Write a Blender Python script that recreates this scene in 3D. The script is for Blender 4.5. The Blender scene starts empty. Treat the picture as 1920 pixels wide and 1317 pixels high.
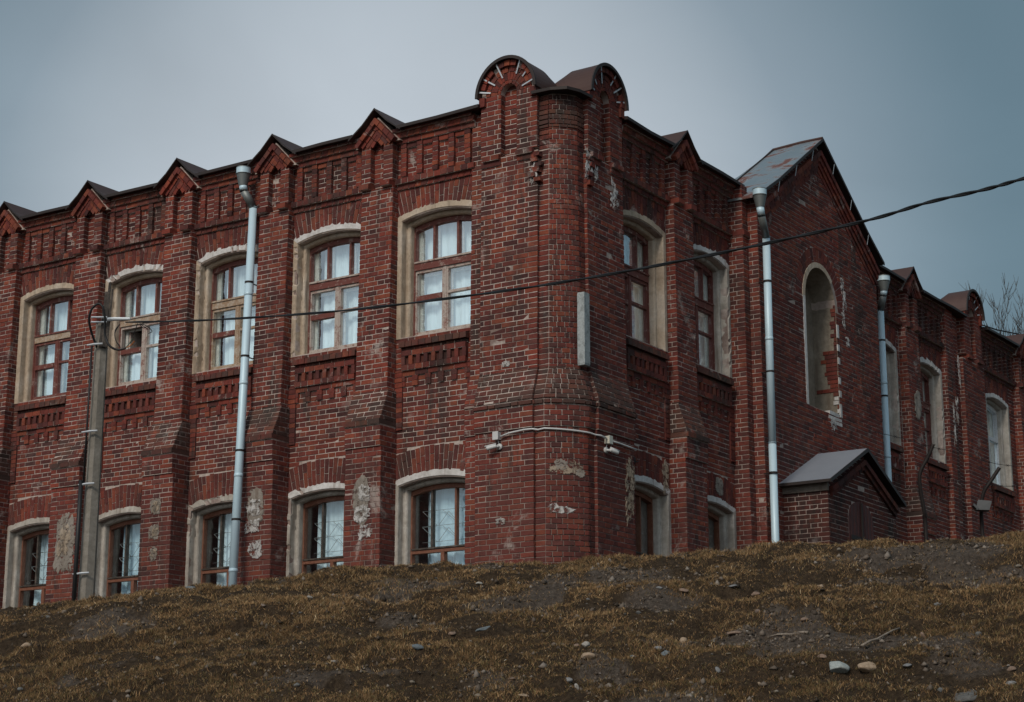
import bpy, math, random
import numpy as np
from mathutils import Vector, Matrix
random.seed(11); rng=np.random.default_rng(7)
R_=math.radians
scene=bpy.context.scene
COL=scene.collection
# ------------------------------------------------------------------ camera
PITCH=R_(13.7); F=3608.0
cam=bpy.data.cameras.new("camera"); camo=bpy.data.objects.new("camera",cam); COL.objects.link(camo)
cam.sensor_width=36; cam.lens=F/1920*36; cam.clip_end=3000; cam.clip_start=.1
camo.rotation_euler=(R_(90)+PITCH,0,0); scene.camera=camo
def ray(u,v):
    a=(u-960)/F; b=(658.5-v)/F; c,s=math.cos(PITCH),math.sin(PITCH)
    return np.array([a,c-b*s,s+b*c])
# building frame: local X along the long front, local Y into the building
BA=R_(33.7); BC=(0.768,26.815); ZB=2.2
dXv=np.array([math.cos(BA),-math.sin(BA),0]); dYv=np.array([math.sin(BA),math.cos(BA),0])
def W(x,y,z): return np.array([BC[0],BC[1],0])+x*dXv+y*dYv+np.array([0,0,z])
def WL(s,o,z): return W(s,-o,z)
def WR(s,o,z): return W(o,s,z)
# ------------------------------------------------------------------ materials
class NT:
    def __init__(s,name):
        s.m=bpy.data.materials.new(name); s.m.use_nodes=True; s.t=s.m.node_tree; s.t.nodes.clear()
        s.out=s.t.nodes.new('ShaderNodeOutputMaterial')
    def n(s,typ,ins=None,**kw):
        nd=s.t.nodes.new('ShaderNode'+typ)
        for k,v in kw.items(): setattr(nd,k,v)
        for k,v in (ins or {}).items():
            if isinstance(v,bpy.types.NodeSocket): s.t.links.new(v,nd.inputs[k])
            else:
                sk=nd.inputs[k]
                if sk.type=='RGBA' and len(v)==3: v=(*v,1)
                sk.default_value=v
        return nd
    def coord(s): return s.n('TexCoord').outputs['Object']
    def noise(s,vec,scale,detail=4,rough=.55,dist=0):
        return s.n('TexNoise',{'Vector':vec,'Scale':scale,'Detail':detail,'Roughness':rough,'Distortion':dist}).outputs['Fac']
    def ramp(s,fac,stops,interp='LINEAR'):
        nd=s.n('ValToRGB',{'Fac':fac}); r=nd.color_ramp; r.interpolation=interp
        while len(r.elements)<len(stops): r.elements.new(.5)
        for e,(p,c) in zip(r.elements,stops):
            e.position=p; e.color=(*c,1) if hasattr(c,'__len__') else (c,c,c,1)
        return nd.outputs['Color']
    def mix(s,fac,a,b,mode='MIX'):
        nd=s.n('Mix',data_type='RGBA',blend_type=mode)
        for k,v in ((0,fac),(6,a),(7,b)):
            if isinstance(v,bpy.types.NodeSocket): s.t.links.new(v,nd.inputs[k])
            else:
                nd.inputs[k].default_value=v if k==0 else (*v,1)
        return nd.outputs[2]
    def math(s,op,a,b=0.,c=None,clamp=False):
        nd=s.n('Math',operation=op,use_clamp=clamp)
        for i,v in enumerate((a,b) if c is None else (a,b,c)):
            if isinstance(v,bpy.types.NodeSocket): s.t.links.new(v,nd.inputs[i])
            else: nd.inputs[i].default_value=v
        return nd.outputs[0]
    def sstep(s,x,a,b):
        nd=s.n('MapRange',{'Value':x,'From Min':a,'From Max':b},interpolation_type='SMOOTHSTEP'); return nd.outputs[0]
    def done(s,base,rough=.85,metal=0.,bump=None,bdist=.01,bstr=.5,spec=.3,**ins):
        d={'Base Color':base,'Roughness':rough,'Metallic':metal,'Specular IOR Level':spec}; d.update(ins)
        if bump is not None:
            d['Normal']=s.n('Bump',{'Height':bump,'Distance':bdist,'Strength':bstr}).outputs['Normal']
        p=s.n('BsdfPrincipled',d); s.t.links.new(p.outputs[0],s.out.inputs['Surface']); return s.m
M={}
def brick_mat(name,tint=(1,1,1),soot=0.,wash0=0.,smooth=False):
    k=NT(name); co=k.coord(); isl=k.n('NewGeometry').outputs['Random Per Island']
    sx=k.n('SeparateXYZ',{'Vector':co}); z=sx.outputs['Z']; x=sx.outputs['X']
    c=k.ramp(isl,[(0,(.070,.031,.030)),(.18,(.122,.039,.035)),(.40,(.168,.045,.036)),(.6,(.200,.050,.036)),(.8,(.232,.070,.042)),(.92,(.145,.054,.046)),(1,(.085,.044,.042))])
    big=k.noise(co,.55,5,.6); mid=k.noise(co,7,5,.65); fine=k.noise(co,45,4,.7)
    c=k.mix(1.,c,k.ramp(big,[(.28,(.62,.62,.66)),(.5,(1,1,1)),(.72,(1.28,1.05,.98))]),'MULTIPLY')
    c=k.mix(.8,c,k.ramp(mid,[(.25,(.55,.55,.57)),(.55,(1.05,1.02,1.0)),(.8,(1.35,1.28,1.2))]),'MULTIPLY')
    c=k.mix(.55,c,k.ramp(fine,[(.3,(.6,.6,.6)),(.65,(1.2,1.2,1.2))]),'MULTIPLY')
    # red limewash brushed over the lower storey and the side front
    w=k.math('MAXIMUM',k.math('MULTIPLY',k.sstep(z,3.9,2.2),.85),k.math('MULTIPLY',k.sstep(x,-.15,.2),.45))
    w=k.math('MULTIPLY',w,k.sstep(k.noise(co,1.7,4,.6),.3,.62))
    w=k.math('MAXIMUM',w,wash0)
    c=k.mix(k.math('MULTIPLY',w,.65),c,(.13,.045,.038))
    # lime bloom and old render smears
    # sooty runs and damp stains
    sv=k.n('Mapping',{'Vector':co,'Scale':(2.6,2.6,.42)}).outputs[0]; sr=k.math('MULTIPLY',k.sstep(k.noise(sv,1.,6,.68,.3),.50,.65),k.sstep(k.noise(co,.7,3,.5),.36,.56))
    c=k.mix(k.math('MULTIPLY',sr,.8),c,(.045,.034,.031))
    e=k.math('MULTIPLY',k.sstep(k.noise(co,2.1,6,.72,.4),.57,.68),k.sstep(k.noise(co,.5,2,.5),.46,.58))
    c=k.mix(k.math('MULTIPLY',e,.68),c,(.42,.37,.34))
    if soot: 
        c=k.mix(k.math('MULTIPLY',k.sstep(k.noise(co,2.6,5,.65),.30,.52),soot),c,(.052,.047,.040))
    c=k.mix(1.,c,tint,'MULTIPLY')
    h=k.math('ADD',k.math('MULTIPLY',mid,.6),fine)
    return k.done(c,.9,bump=h,bdist=.006,bstr=.55,spec=.2)
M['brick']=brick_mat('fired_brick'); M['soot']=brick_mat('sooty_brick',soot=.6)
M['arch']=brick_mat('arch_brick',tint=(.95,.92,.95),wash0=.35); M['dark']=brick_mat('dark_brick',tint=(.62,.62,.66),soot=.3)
def mortar_mat():
    k=NT('lime_mortar'); co=k.coord(); sx=k.n('SeparateXYZ',{'Vector':co}); z=sx.outputs['Z']; x=sx.outputs['X']
    a=k.noise(co,1.3,5,.65); b=k.noise(co,14,4,.7)
    c=k.ramp(b,[(.25,(.33,.28,.25)),(.55,(.50,.43,.39)),(.8,(.66,.60,.55))])
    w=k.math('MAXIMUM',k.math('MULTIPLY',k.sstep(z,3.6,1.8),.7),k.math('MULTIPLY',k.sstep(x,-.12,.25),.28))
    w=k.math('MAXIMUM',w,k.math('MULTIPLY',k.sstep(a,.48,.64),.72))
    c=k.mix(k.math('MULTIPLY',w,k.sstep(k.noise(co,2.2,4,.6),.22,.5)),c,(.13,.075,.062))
    return k.done(c,.95,bump=b,bdist=.004,spec=.1)
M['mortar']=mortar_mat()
def plaster_mat(name,c0,c1,c2,stain=(.16,.12,.09)):
    k=NT(name); co=k.coord(); a=k.noise(co,2.2,6,.65,.3); b=k.noise(co,16,5,.7); st=k.n('Mapping',{'Vector':co,'Scale':(9,9,.9)}).outputs[0]
    s=k.noise(st,1.,5,.6)
    c=k.ramp(a,[(.3,c0),(.5,c1),(.7,c2)])
    c=k.mix(.7,c,k.ramp(b,[(.3,(.7,.69,.68)),(.6,(1.05,1.05,1.05))]),'MULTIPLY')
    c=k.mix(k.math('MULTIPLY',k.sstep(s,.52,.72),.6),c,stain)
    return k.done(c,.92,bump=k.math('ADD',b,a),bdist=.012,bstr=.6,spec=.15)
M['plaster']=plaster_mat('beige_plaster',(.40,.315,.235),(.51,.42,.325),(.62,.555,.475))
M['plaster_shade']=plaster_mat('shaded_niche_plaster',(.20,.175,.14),(.27,.235,.19),(.36,.325,.27))  # old plaster, its colour darkened to carry the shade inside the niche
M['plaster_grey']=plaster_mat('grey_plaster',(.34,.315,.28),(.45,.42,.375),(.60,.58,.54))
M['white']=plaster_mat('white_lime',(.5,.48,.46),(.64,.63,.62),(.75,.74,.74),(.3,.25,.22))
def flaky(name,c0,c1,c2,lo,hi,sc=11):
    m=plaster_mat(name,c0,c1,c2); t=m.node_tree; out=[n for n in t.nodes if n.type=='OUTPUT_MATERIAL'][0]; p=[n for n in t.nodes if n.type=='BSDF_PRINCIPLED'][0]
    tc=t.nodes.new('ShaderNodeTexCoord'); no=t.nodes.new('ShaderNodeTexNoise'); no.inputs['Scale'].default_value=sc; no.inputs['Detail'].default_value=7; no.inputs['Roughness'].default_value=.68; no.inputs['Distortion'].default_value=.6
    mr=t.nodes.new('ShaderNodeMapRange'); mr.inputs['From Min'].default_value=lo; mr.inputs['From Max'].default_value=hi
    tr=t.nodes.new('ShaderNodeBsdfTransparent'); mx=t.nodes.new('ShaderNodeMixShader'); L=t.links.new
    L(tc.outputs['Object'],no.inputs['Vector']); L(no.outputs['Fac'],mr.inputs['Value']); L(mr.outputs[0],mx.inputs[0]); L(tr.outputs[0],mx.inputs[1]); L(p.outputs[0],mx.inputs[2]); L(mx.outputs[0],out.inputs['Surface']); return m
M['lime_flaky']=flaky('flaking_lime',(.42,.40,.38),(.55,.54,.53),(.66,.65,.65),.43,.55)
M['render_flaky']=flaky('crumbling_render',(.20,.175,.15),(.27,.24,.21),(.36,.33,.30),.36,.46)
M['plaster_flaky']=flaky('crumbling_plaster',(.30,.24,.18),(.38,.31,.24),(.46,.40,.33),.42,.54)
M['render']=plaster_mat('cement_render',(.17,.15,.13),(.23,.205,.18),(.33,.30,.27))
def wood_mat(name,paint,worn,lo=.45,hi=.6):
    k=NT(name); co=k.coord(); a=k.noise(co,9,6,.7,.6); b=k.noise(co,40,4,.7)
    f=k.sstep(k.math('ADD',k.math('MULTIPLY',a,.75),k.math('MULTIPLY',b,.25)),lo,hi)
    c=k.mix(f,paint,worn); c=k.mix(.6,c,k.ramp(b,[(.3,(.7,.7,.7)),(.65,(1.1,1.1,1.1))]),'MULTIPLY')
    return k.done(c,.6,bump=b,bdist=.003,spec=.35)
M['frame_red']=wood_mat('peeling_red_frame',(.16,.05,.04),(.40,.33,.29),.52,.68)
M['frame_pale']=wood_mat('worn_pale_frame',(.22,.09,.07),(.46,.40,.36),.34,.54)
M['frame_brown']=wood_mat('brown_frame',(.19,.075,.045),(.25,.12,.08),.45,.65)
M['frame_bare']=wood_mat('stripped_wood_frame',(.33,.22,.14),(.45,.38,.31),.42,.6)
M['plastic']=wood_mat('white_plastic',(.7,.72,.74),(.76,.78,.8))
M['inner']=wood_mat('inner_white_paint',(.5,.52,.5),(.62,.63,.6))
def glass_mat(name,base,k2,tint):
    k=NT(name); co=k.coord(); nb=k.n('Bump',{'Height':k.noise(co,2.6,2,.5),'Distance':.03,'Strength':.2}).outputs['Normal']
    fr=k.n('Fresnel',{'IOR':1.5,'Normal':nb}).outputs[0]
    t=k.n('BsdfTransparent',{'Color':tint}).outputs[0]
    f=k.math('ADD',k.math('MULTIPLY',fr,k2),base,clamp=True)
    g=k.n('BsdfGlossy',{'Color':k.mix(1.,f,(.92,.97,1),'MULTIPLY'),'Roughness':.03,'Normal':nb}).outputs[0]
    mx=k.n('AddShader',{0:t,1:g}); k.t.links.new(mx.outputs[0],k.out.inputs['Surface']); return k.m
M['glass']=glass_mat('old_window_glass',.42,1.1,(.80,.85,.86)); M['glass_low']=glass_mat('ground_floor_glass',.16,1.0,(.82,.88,.90))
def cloth_mat(name,c):
    k=NT(name); co=k.coord(); st=k.n('Mapping',{'Vector':co,'Scale':(14,14,.6)}).outputs[0]; a=k.noise(st,1,4,.6)
    col=k.mix(1.,c,k.ramp(a,[(.3,(.72,.75,.76)),(.65,(1.04,1.04,1.04))]),'MULTIPLY')
    return k.done(col,.95,spec=.05)
M['curtain']=cloth_mat('white_curtain',(.66,.78,.83)); M['curtain2']=cloth_mat('blue_white_curtain',(.54,.70,.78))
def metal_mat(name,c0,c1,rust=None,rl=.5,rough=.45,metal=.7,stretch=(1,1,1)):
    k=NT(name); co=k.n('Mapping',{'Vector':k.coord(),'Scale':stretch}).outputs[0]; a=k.noise(co,4,6,.65,.3); b=k.noise(co,40,3,.6)
    c=k.mix(a,c0,c1); mt=metal; rg=rough
    if rust:
        f=k.sstep(k.noise(co,1.6,7,.7,.5),rl,rl+.1); c=k.mix(f,c,rust)
        mt=k.math('MULTIPLY',k.math('SUBTRACT',1.,f),metal); rg=k.math('ADD',k.math('MULTIPLY',f,.4),rough)
    return k.done(c,rg,mt,bump=k.math('ADD',a,k.math('MULTIPLY',b,.3)),bdist=.004,bstr=.35,spec=.4)
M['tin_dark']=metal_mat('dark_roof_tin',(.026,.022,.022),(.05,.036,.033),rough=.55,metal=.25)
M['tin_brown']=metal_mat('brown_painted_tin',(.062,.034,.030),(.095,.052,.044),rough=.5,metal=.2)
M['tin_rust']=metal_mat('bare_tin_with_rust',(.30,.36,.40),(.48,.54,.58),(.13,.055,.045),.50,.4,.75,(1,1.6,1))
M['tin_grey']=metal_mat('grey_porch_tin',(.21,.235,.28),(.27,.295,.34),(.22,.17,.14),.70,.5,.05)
M['galv']=metal_mat('galvanised_steel',(.50,.68,.79),(.60,.77,.86),rough=.45,metal=.1)
M['galv_dull']=metal_mat('dull_galvanised',(.17,.19,.19),(.24,.26,.26),rough=.5,metal=.5)
M['steel_white']=metal_mat('zinc_strip',(.5,.55,.6),(.62,.66,.7),rough=.5,metal=.35)
M['black']=metal_mat('black_rubber',(.010,.011,.012),(.018,.018,.02),rough=.5,metal=0.)
M['black_iron']=metal_mat('black_iron',(.02,.018,.018),(.04,.03,.028),rough=.6,metal=.3)
M['white_plastic']=metal_mat('white_device_plastic',(.52,.53,.53),(.60,.61,.61),rough=.4,metal=0.)
M['cream_plastic']=metal_mat('cream_device_plastic',(.55,.54,.46),(.62,.61,.53),rough=.4,metal=0.)
M['door']=wood_mat('dark_red_door',(.085,.028,.026),(.06,.022,.02))
M['room']=wood_mat('dim_room_wall',(.10,.10,.10),(.14,.14,.13))
M['board']=wood_mat('silvery_weathered_timber',(.19,.21,.21),(.37,.41,.42),.34,.55)
M['oldwood']=wood_mat('old_grey_wood',(.05,.042,.036),(.12,.10,.085))
M['concrete']=plaster_mat('pole_concrete',(.19,.175,.15),(.25,.23,.2),(.33,.31,.28),(.13,.12,.1))
M['wire_orange']=wood_mat('orange_insulation',(.5,.16,.03),(.45,.14,.03)); M['wire_green']=wood_mat('green_insulation',(.10,.18,.13),(.13,.2,.15))
def bark_mat():
    k=NT('grey_bark'); co=k.coord(); a=k.noise(co,6,4,.6)
    return k.done(k.ramp(a,[(.3,(.07,.07,.07)),(.7,(.12,.12,.118))]),.95)
M['bark']=bark_mat()
def stone_mat():
    k=NT('field_stone'); co=k.coord(); r=k.n('ObjectInfo').outputs['Random']; a=k.noise(co,12,5,.65); b=k.noise(co,50,4,.6)
    c=k.ramp(r,[(0,(.22,.17,.12)),(.22,(.16,.135,.115)),(.4,(.165,.165,.16)),(.55,(.12,.14,.15)),(.7,(.25,.21,.165)),(.85,(.17,.12,.095)),(1,(.32,.29,.26))])
    c=k.mix(.8,c,k.ramp(a,[(.3,(.62,.62,.62)),(.65,(1.1,1.08,1.05))]),'MULTIPLY')
    return k.done(c,.8,bump=k.math('ADD',a,k.math('MULTIPLY',b,.4)),bdist=.01,spec=.25)
M['stone']=stone_mat()
def fixed_stone(n,a,b):
    k=NT(n); co=k.coord(); x=k.noise(co,9,6,.65,.5); y=k.noise(co,45,4,.6)
    return k.done(k.ramp(x,[(.3,a),(.65,b)]),.8,bump=k.math('ADD',x,k.math('MULTIPLY',y,.3)),bdist=.014,spec=.25)
M['stone_tan']=fixed_stone('tan_stone',(.26,.185,.125),(.42,.325,.235)); M['stone_blue']=fixed_stone('pale_bluegrey_stone',(.22,.25,.245),(.38,.42,.41))
M['stone_grey']=fixed_stone('grey_stone',(.14,.145,.15),(.27,.275,.28)); M['stone_brown']=fixed_stone('brown_stone',(.16,.11,.085),(.29,.21,.16))
M['stone_dark']=fixed_stone('dark_grey_stone',(.07,.07,.07),(.135,.135,.13)); M['box_grey']=metal_mat('dull_grey_box',(.07,.075,.08),(.11,.115,.12),rough=.6,metal=.1)
M['stone_white']=fixed_stone('chalky_stone',(.30,.28,.25),(.42,.40,.37)); M['stone_slate']=fixed_stone('slate_blue_stone',(.10,.125,.14),(.17,.20,.22))
M['twig']=wood_mat('dead_grey_stick',(.22,.18,.145),(.32,.27,.22))
def soil_mat():
    k=NT('bare_soil'); co=k.coord(); d=k.n('Attribute',attribute_name='dust').outputs['Fac']
    a=k.noise(co,2.2,7,.7,.3); b=k.noise(co,18,6,.72); c2=k.noise(co,70,4,.7)
    dark=k.ramp(b,[(.3,(.026,.019,.014)),(.55,(.080,.056,.036)),(.75,(.145,.104,.068))])
    dust=k.ramp(b,[(.25,(.045,.036,.030)),(.5,(.12,.097,.08)),(.62,(.165,.136,.113)),(.8,(.25,.215,.185))])
    f=k.math('ADD',d,k.math('MULTIPLY',k.math('SUBTRACT',a,.5),.9),clamp=True)
    c=k.mix(k.sstep(f,.25,.7),dark,dust)
    h=k.math('ADD',k.math('ADD',k.math('MULTIPLY',a,1.5),k.math('MULTIPLY',b,1.4)),k.math('MULTIPLY',c2,.6))
    return k.done(c,.97,bump=h,bdist=.05,bstr=1.,spec=.1)
M['soil']=soil_mat()
def island_mat(n,stops):
    k=NT(n); r=k.n('NewGeometry').outputs['Random Per Island']; return k.done(k.ramp(r,stops),.95,spec=.1)
M['crumb']=island_mat('dry_earth_crumbs',[(0,(.05,.04,.032)),(.5,(.11,.088,.07)),(.85,(.17,.14,.115)),(1,(.26,.23,.20))])
M['litter']=island_mat('pale_leaf_litter',[(0,(.16,.11,.06)),(.6,(.30,.23,.14)),(1,(.50,.47,.40))])
def grass_mat():
    k=NT('dry_grass'); c=k.n('Attribute',attribute_name='tint').outputs['Color']
    dif=k.n('BsdfDiffuse',{'Color':c}).outputs[0]; tr=k.n('BsdfTranslucent',{'Color':c}).outputs[0]
    mx=k.n('MixShader',{0:.3,1:dif,2:tr}); k.t.links.new(mx.outputs[0],k.out.inputs['Surface']); return k.m
M['grass']=grass_mat()
# ------------------------------------------------------------------ mesh builder
class MB:
    def __init__(s,*mats): s.v=[]; s.f=[]; s.mi=[]; s.mats=list(mats)
    def m(s,name):
        if name not in s.mats: s.mats.append(name)
        return s.mats.index(name)
    def add(s,vs,fs,mat):
        b=len(s.v); s.v.extend([tuple(p) for p in vs]); k=s.m(mat)
        for f in fs: s.f.append([b+i for i in f]); s.mi.append(k)
    def hexa(s,p,mat):  # p: 8 points, bottom ring 0-3, top ring 4-7
        s.add(p,[(0,3,2,1),(4,5,6,7),(0,1,5,4),(1,2,6,5),(2,3,7,6),(3,0,4,7)],mat)
    def tube(s,pts,r,mat,n=8,cap=True):
        pts=[np.array(p,float) for p in pts]; rr=r if hasattr(r,'__len__') else [r]*len(pts)
        rings=[]; up=np.array([0,0,1.]); prev=None
        for i,p in enumerate(pts):
            t=pts[min(i+1,len(pts)-1)]-pts[max(i-1,0)]; t=t/(np.linalg.norm(t)+1e-9)
            if prev is None:
                a=np.cross(t,up); 
                if np.linalg.norm(a)<.1: a=np.cross(t,np.array([1.,0,0]))
            else: a=prev-t*np.dot(prev,t)
            a=a/np.linalg.norm(a); prev=a; b=np.cross(t,a)
            rings.append([p+rr[i]*(a*math.cos(2*math.pi*j/n)+b*math.sin(2*math.pi*j/n)) for j in range(n)])
        vs=[q for g in rings for q in g]; fs=[]
        for i in range(len(rings)-1):
            for j in range(n):
                fs.append((i*n+j,i*n+(j+1)%n,(i+1)*n+(j+1)%n,(i+1)*n+j))
        if cap: fs.append(tuple(range(n))[::-1]); fs.append(tuple((len(rings)-1)*n+j for j in range(n)))
        s.add(vs,fs,mat)
    def build(s,name,parent=None,org=(0,0,0),smooth=False,label=None):
        me=bpy.data.meshes.new(name); o=np.array(org)
        v=np.array(s.v,float)-o
        me.from_pydata(v.tolist(),[],s.f)
        for k in s.mats: me.materials.append(M[k])
        me.polygons.foreach_set('material_index',s.mi)
        if smooth: me.polygons.foreach_set('use_smooth',[True]*len(me.polygons))
        me.update(); ob=bpy.data.objects.new(name,me); COL.objects.link(ob)
        if parent is not None: ob.parent=parent
        if label: ob['label']=label
        return ob
def thing(name,label,cat,loc=(0,0,0),rotz=0,group=None):
    o=bpy.data.objects.new(name,None); COL.objects.link(o); o.location=loc; o.rotation_euler=(0,0,rotz)
    o.empty_display_size=.3; o['label']=label; o['category']=cat
    if group: o['group']=group
    return o
def tag(o,label,cat,group=None):
    o['label']=label; o['category']=cat
    if group: o['group']=group
    return o
def vnoise(x,y,seed=0):
    x=np.asarray(x,float); y=np.asarray(y,float)
    xi=np.floor(x).astype(np.int64); yi=np.floor(y).astype(np.int64); xf=x-xi; yf=y-yi
    def h(a,b):
        n=(a*374761393+b*668265263+seed*974634777)&0xffffffff
        n=((n^(n>>13))*1274126177)&0xffffffff
        return ((n^(n>>16))&0xffff)/65535.
    u=xf*xf*(3-2*xf); w=yf*yf*(3-2*yf)
    return (h(xi,yi)*(1-u)+h(xi+1,yi)*u)*(1-w)+(h(xi,yi+1)*(1-u)+h(xi+1,yi+1)*u)*w
def fbm(x,y,o=4,seed=0):
    t=0; a=.5; s=0
    for i in range(o): t=t+a*vnoise(x*2**i,y*2**i,seed+i*17); s+=a; a*=.5
    return t/s
# ---- daylight settings
SKYCOL=[(.85,1.33,1.58),(1.95,2.42,2.75),(3.85,4.2,4.5)]; SUNE=1.15; EXPO=.46
# ------------------------------------------------------------------ brickwork
CH=.0775; JT=.0105
def fr(side):
    return (lambda s,o,z:(s,-o,z)) if side=='L' else (lambda s,o,z:(o,s,z))
def sheet(mb,P,z0,z1,iv,mat='brick',t=.006,phase=0.,jit=.0034,maxlen=9):
    k0=int(math.floor(z0/CH)); k=k0
    while k*CH<z1-.012:
        a=max(k*CH+JT/2,z0); b=min((k+1)*CH-JT/2,z1)
        k+=1
        if b-a<.022: continue
        zm=(a+b)/2
        for (ua,ub) in iv(zm):
            if ub-ua<.03: continue
            cuts=[ua]; period=.394
            x=math.floor((ua-1)/period)*period+((k%2)*.197)+phase+random.uniform(-.008,.008)
            while x<ub:
                for q in (x,x+.262):
                    q+=random.uniform(-.006,.006)
                    if ua+.045<q<ub-.045 and q-cuts[-1]>.05: cuts.append(q)
                x+=period
            cuts.append(ub)
            if maxlen<.3:
                c2=[cuts[0]]
                for q in cuts[1:]:
                    n=max(1,int(math.ceil((q-c2[-1])/maxlen))); s0=c2[-1]
                    for i in range(1,n+1): c2.append(s0+(q-s0)*i/n)
                cuts=c2
            for i in range(len(cuts)-1):
                g0=JT/2 if i>0 else 0; g1=JT/2 if i<len(cuts)-2 else 0
                l=cuts[i]+g0; r=cuts[i+1]-g1
                if r-l<.02: continue
                tt=t+random.uniform(-.002,.0035)
                if random.random()<.012: tt=.001
                slab(mb,P,l,r,a,b,tt,mat,jit)
def slab(mb,P,l,r,a,b,t,mat,jit=.002):
    um=(l+r)/2; zm=(a+b)/2
    p=np.array(P(um,zm)); du=np.array(P(um+.01,zm))-np.array(P(um-.01,zm)); dz=np.array(P(um,zm+.01))-np.array(P(um,zm-.01))
    n=np.cross(du,dz); n/=np.linalg.norm(n)
    J=lambda:random.uniform(-jit,jit)
    c=[np.array(P(u,z)) for u,z in ((l,a),(r,a),(r,b),(l,b))]
    e=.0028
    f=[np.array(P(u,z))+n*(t+J()*.8) for u,z in ((l+e+J(),a+e+J()),(r-e+J(),a+e+J()),(r-e+J(),b-e+J()),(l+e+J(),b-e+J()))]
    vs=[tuple(q-n*.001) for q in c]+[tuple(q) for q in f]
    mb.add(vs,[(4,5,6,7),(0,1,5,4),(1,2,6,5),(2,3,7,6),(3,0,4,7)],mat)
def fbox(mb,side,s0,s1,o0,o1,z0,z1,mat,j=0.):
    f=fr(side); J=(lambda:random.uniform(-j,j)) if j else (lambda:0.)
    if side=='L': order=[(s0,o1),(s1,o1),(s1,o0),(s0,o0)]
    else: order=[(s0,o1),(s1,o1),(s1,o0),(s0,o0)]
    p=[f(s+J(),o+J()*.7,z0+J()) for s,o in order]+[f(s+J(),o+J()*.7,z1+J()) for s,o in order]
    mb.hexa(p,mat)
def course(mb,side,s0,s1,o0,o1,z0,z1,bl,mat='brick',skew=0.,gap=.011):
    n=max(1,int(round((s1-s0)/bl))); w=(s1-s0)/n; f=fr(side)
    if abs(skew)<1e-6: fbox(mb,side,s0+.012,s1-.012,o0,o1-.009,z0-.006,z1-.003,'mortar')
    else:
        e=o1-.010; mb.hexa([f(s0,e,z0-.004),f(s1,e,z0-.004),f(s1,o0,z0-.004),f(s0,o0,z0-.004),f(s0,e,z1),f(s1,e,z1),f(s1,o0,z1),f(s0,o0,z1)],'mortar')
    for i in range(n):
        a=s0+i*w+gap/2; b=s0+(i+1)*w-gap/2; oo=o1+random.uniform(-.004,.004); q=lambda:random.uniform(-.003,.003)
        mb.hexa([f(a+q(),oo,z0+q()),f(b+q(),oo,z0+q()),f(b,o0,z0),f(a,o0,z0),f(a+skew+q(),oo,z1+q()),f(b+skew+q(),oo,z1+q()),f(b+skew,o0,z1),f(a+skew,o0,z1)],mat)
def brickbox(mb,side,s0,s1,o0,o1,z0,z1,mat='brick',left=True,right=True,front=True,phase=0.):
    """mortar core with bricks on its front and side faces; o1 may be a function of z"""
    f=fr(side); of=o1 if callable(o1) else (lambda z:o1)
    lv=[z0]+[z for q in (5.42,5.83,6.31) for z in (q-1e-4,q) if callable(o1) and z0+.01<z<z1-.01]+[z1]; p=[]
    for z in lv: p+= [f(s0,of(z),z),f(s1,of(z),z),f(s1,o0,z),f(s0,o0,z)]
    for k in range(len(lv)-1): mb.hexa(p[4*k:4*k+8],'mortar')
    if front: sheet(mb,lambda u,z:f(u,of(z),z),z0,z1,lambda z:[(s0-.005,s1+.005)],mat,phase=phase)
    if right: side_sheet(mb,side,s1,o0,of,z0,z1,mat,1)
    if left: side_sheet(mb,side,s0,o0,of,z0,z1,mat,-1)
def side_sheet(mb,side,s,o0,of,z0,z1,mat,dirn):
    # face of a projecting pier seen from its side: u runs so that du x dz points outward
    f=fr(side)
    fwd=(dirn>0)   # outward along +s
    if fwd: P=lambda u,z:f(s,-u,z); iv=lambda z:[(-of(z),-o0)]
    else: P=lambda u,z:f(s,u,z); iv=lambda z:[(o0,of(z))]
    sheet(mb,P,z0,z1,iv,mat,phase=.07)
def rake(mb,side,p0,p1,w,o0,o1,bl=.125,mat='brick',gap=.011,flip=1):
    """a row of bricks laid along a slope from p0 to p1 (s,z), w wide to the side given by flip"""
    f=fr(side); p0=np.array(p0,float); p1=np.array(p1,float); d=p1-p0; L=np.linalg.norm(d); d/=L; nn=np.array([-d[1],d[0]])*flip
    n=max(1,int(round(L/bl))); q=lambda:random.uniform(-.003,.003)
    for i in range(n):
        a=L*i/n+gap/2; b=L*(i+1)/n-gap/2; oo=o1+q()
        pts=[p0+d*a,p0+d*b,p0+d*b+nn*w,p0+d*a+nn*w]
        fr_=[f(x[0]+q(),oo,x[1]+q()) for x in pts]; bk=[f(x[0],o0,x[1]) for x in pts]
        mb.add(fr_+bk,[(0,1,2,3),(4,7,6,5),(0,4,5,1),(1,5,6,2),(2,6,7,3),(3,7,4,0)],mat)
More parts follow.
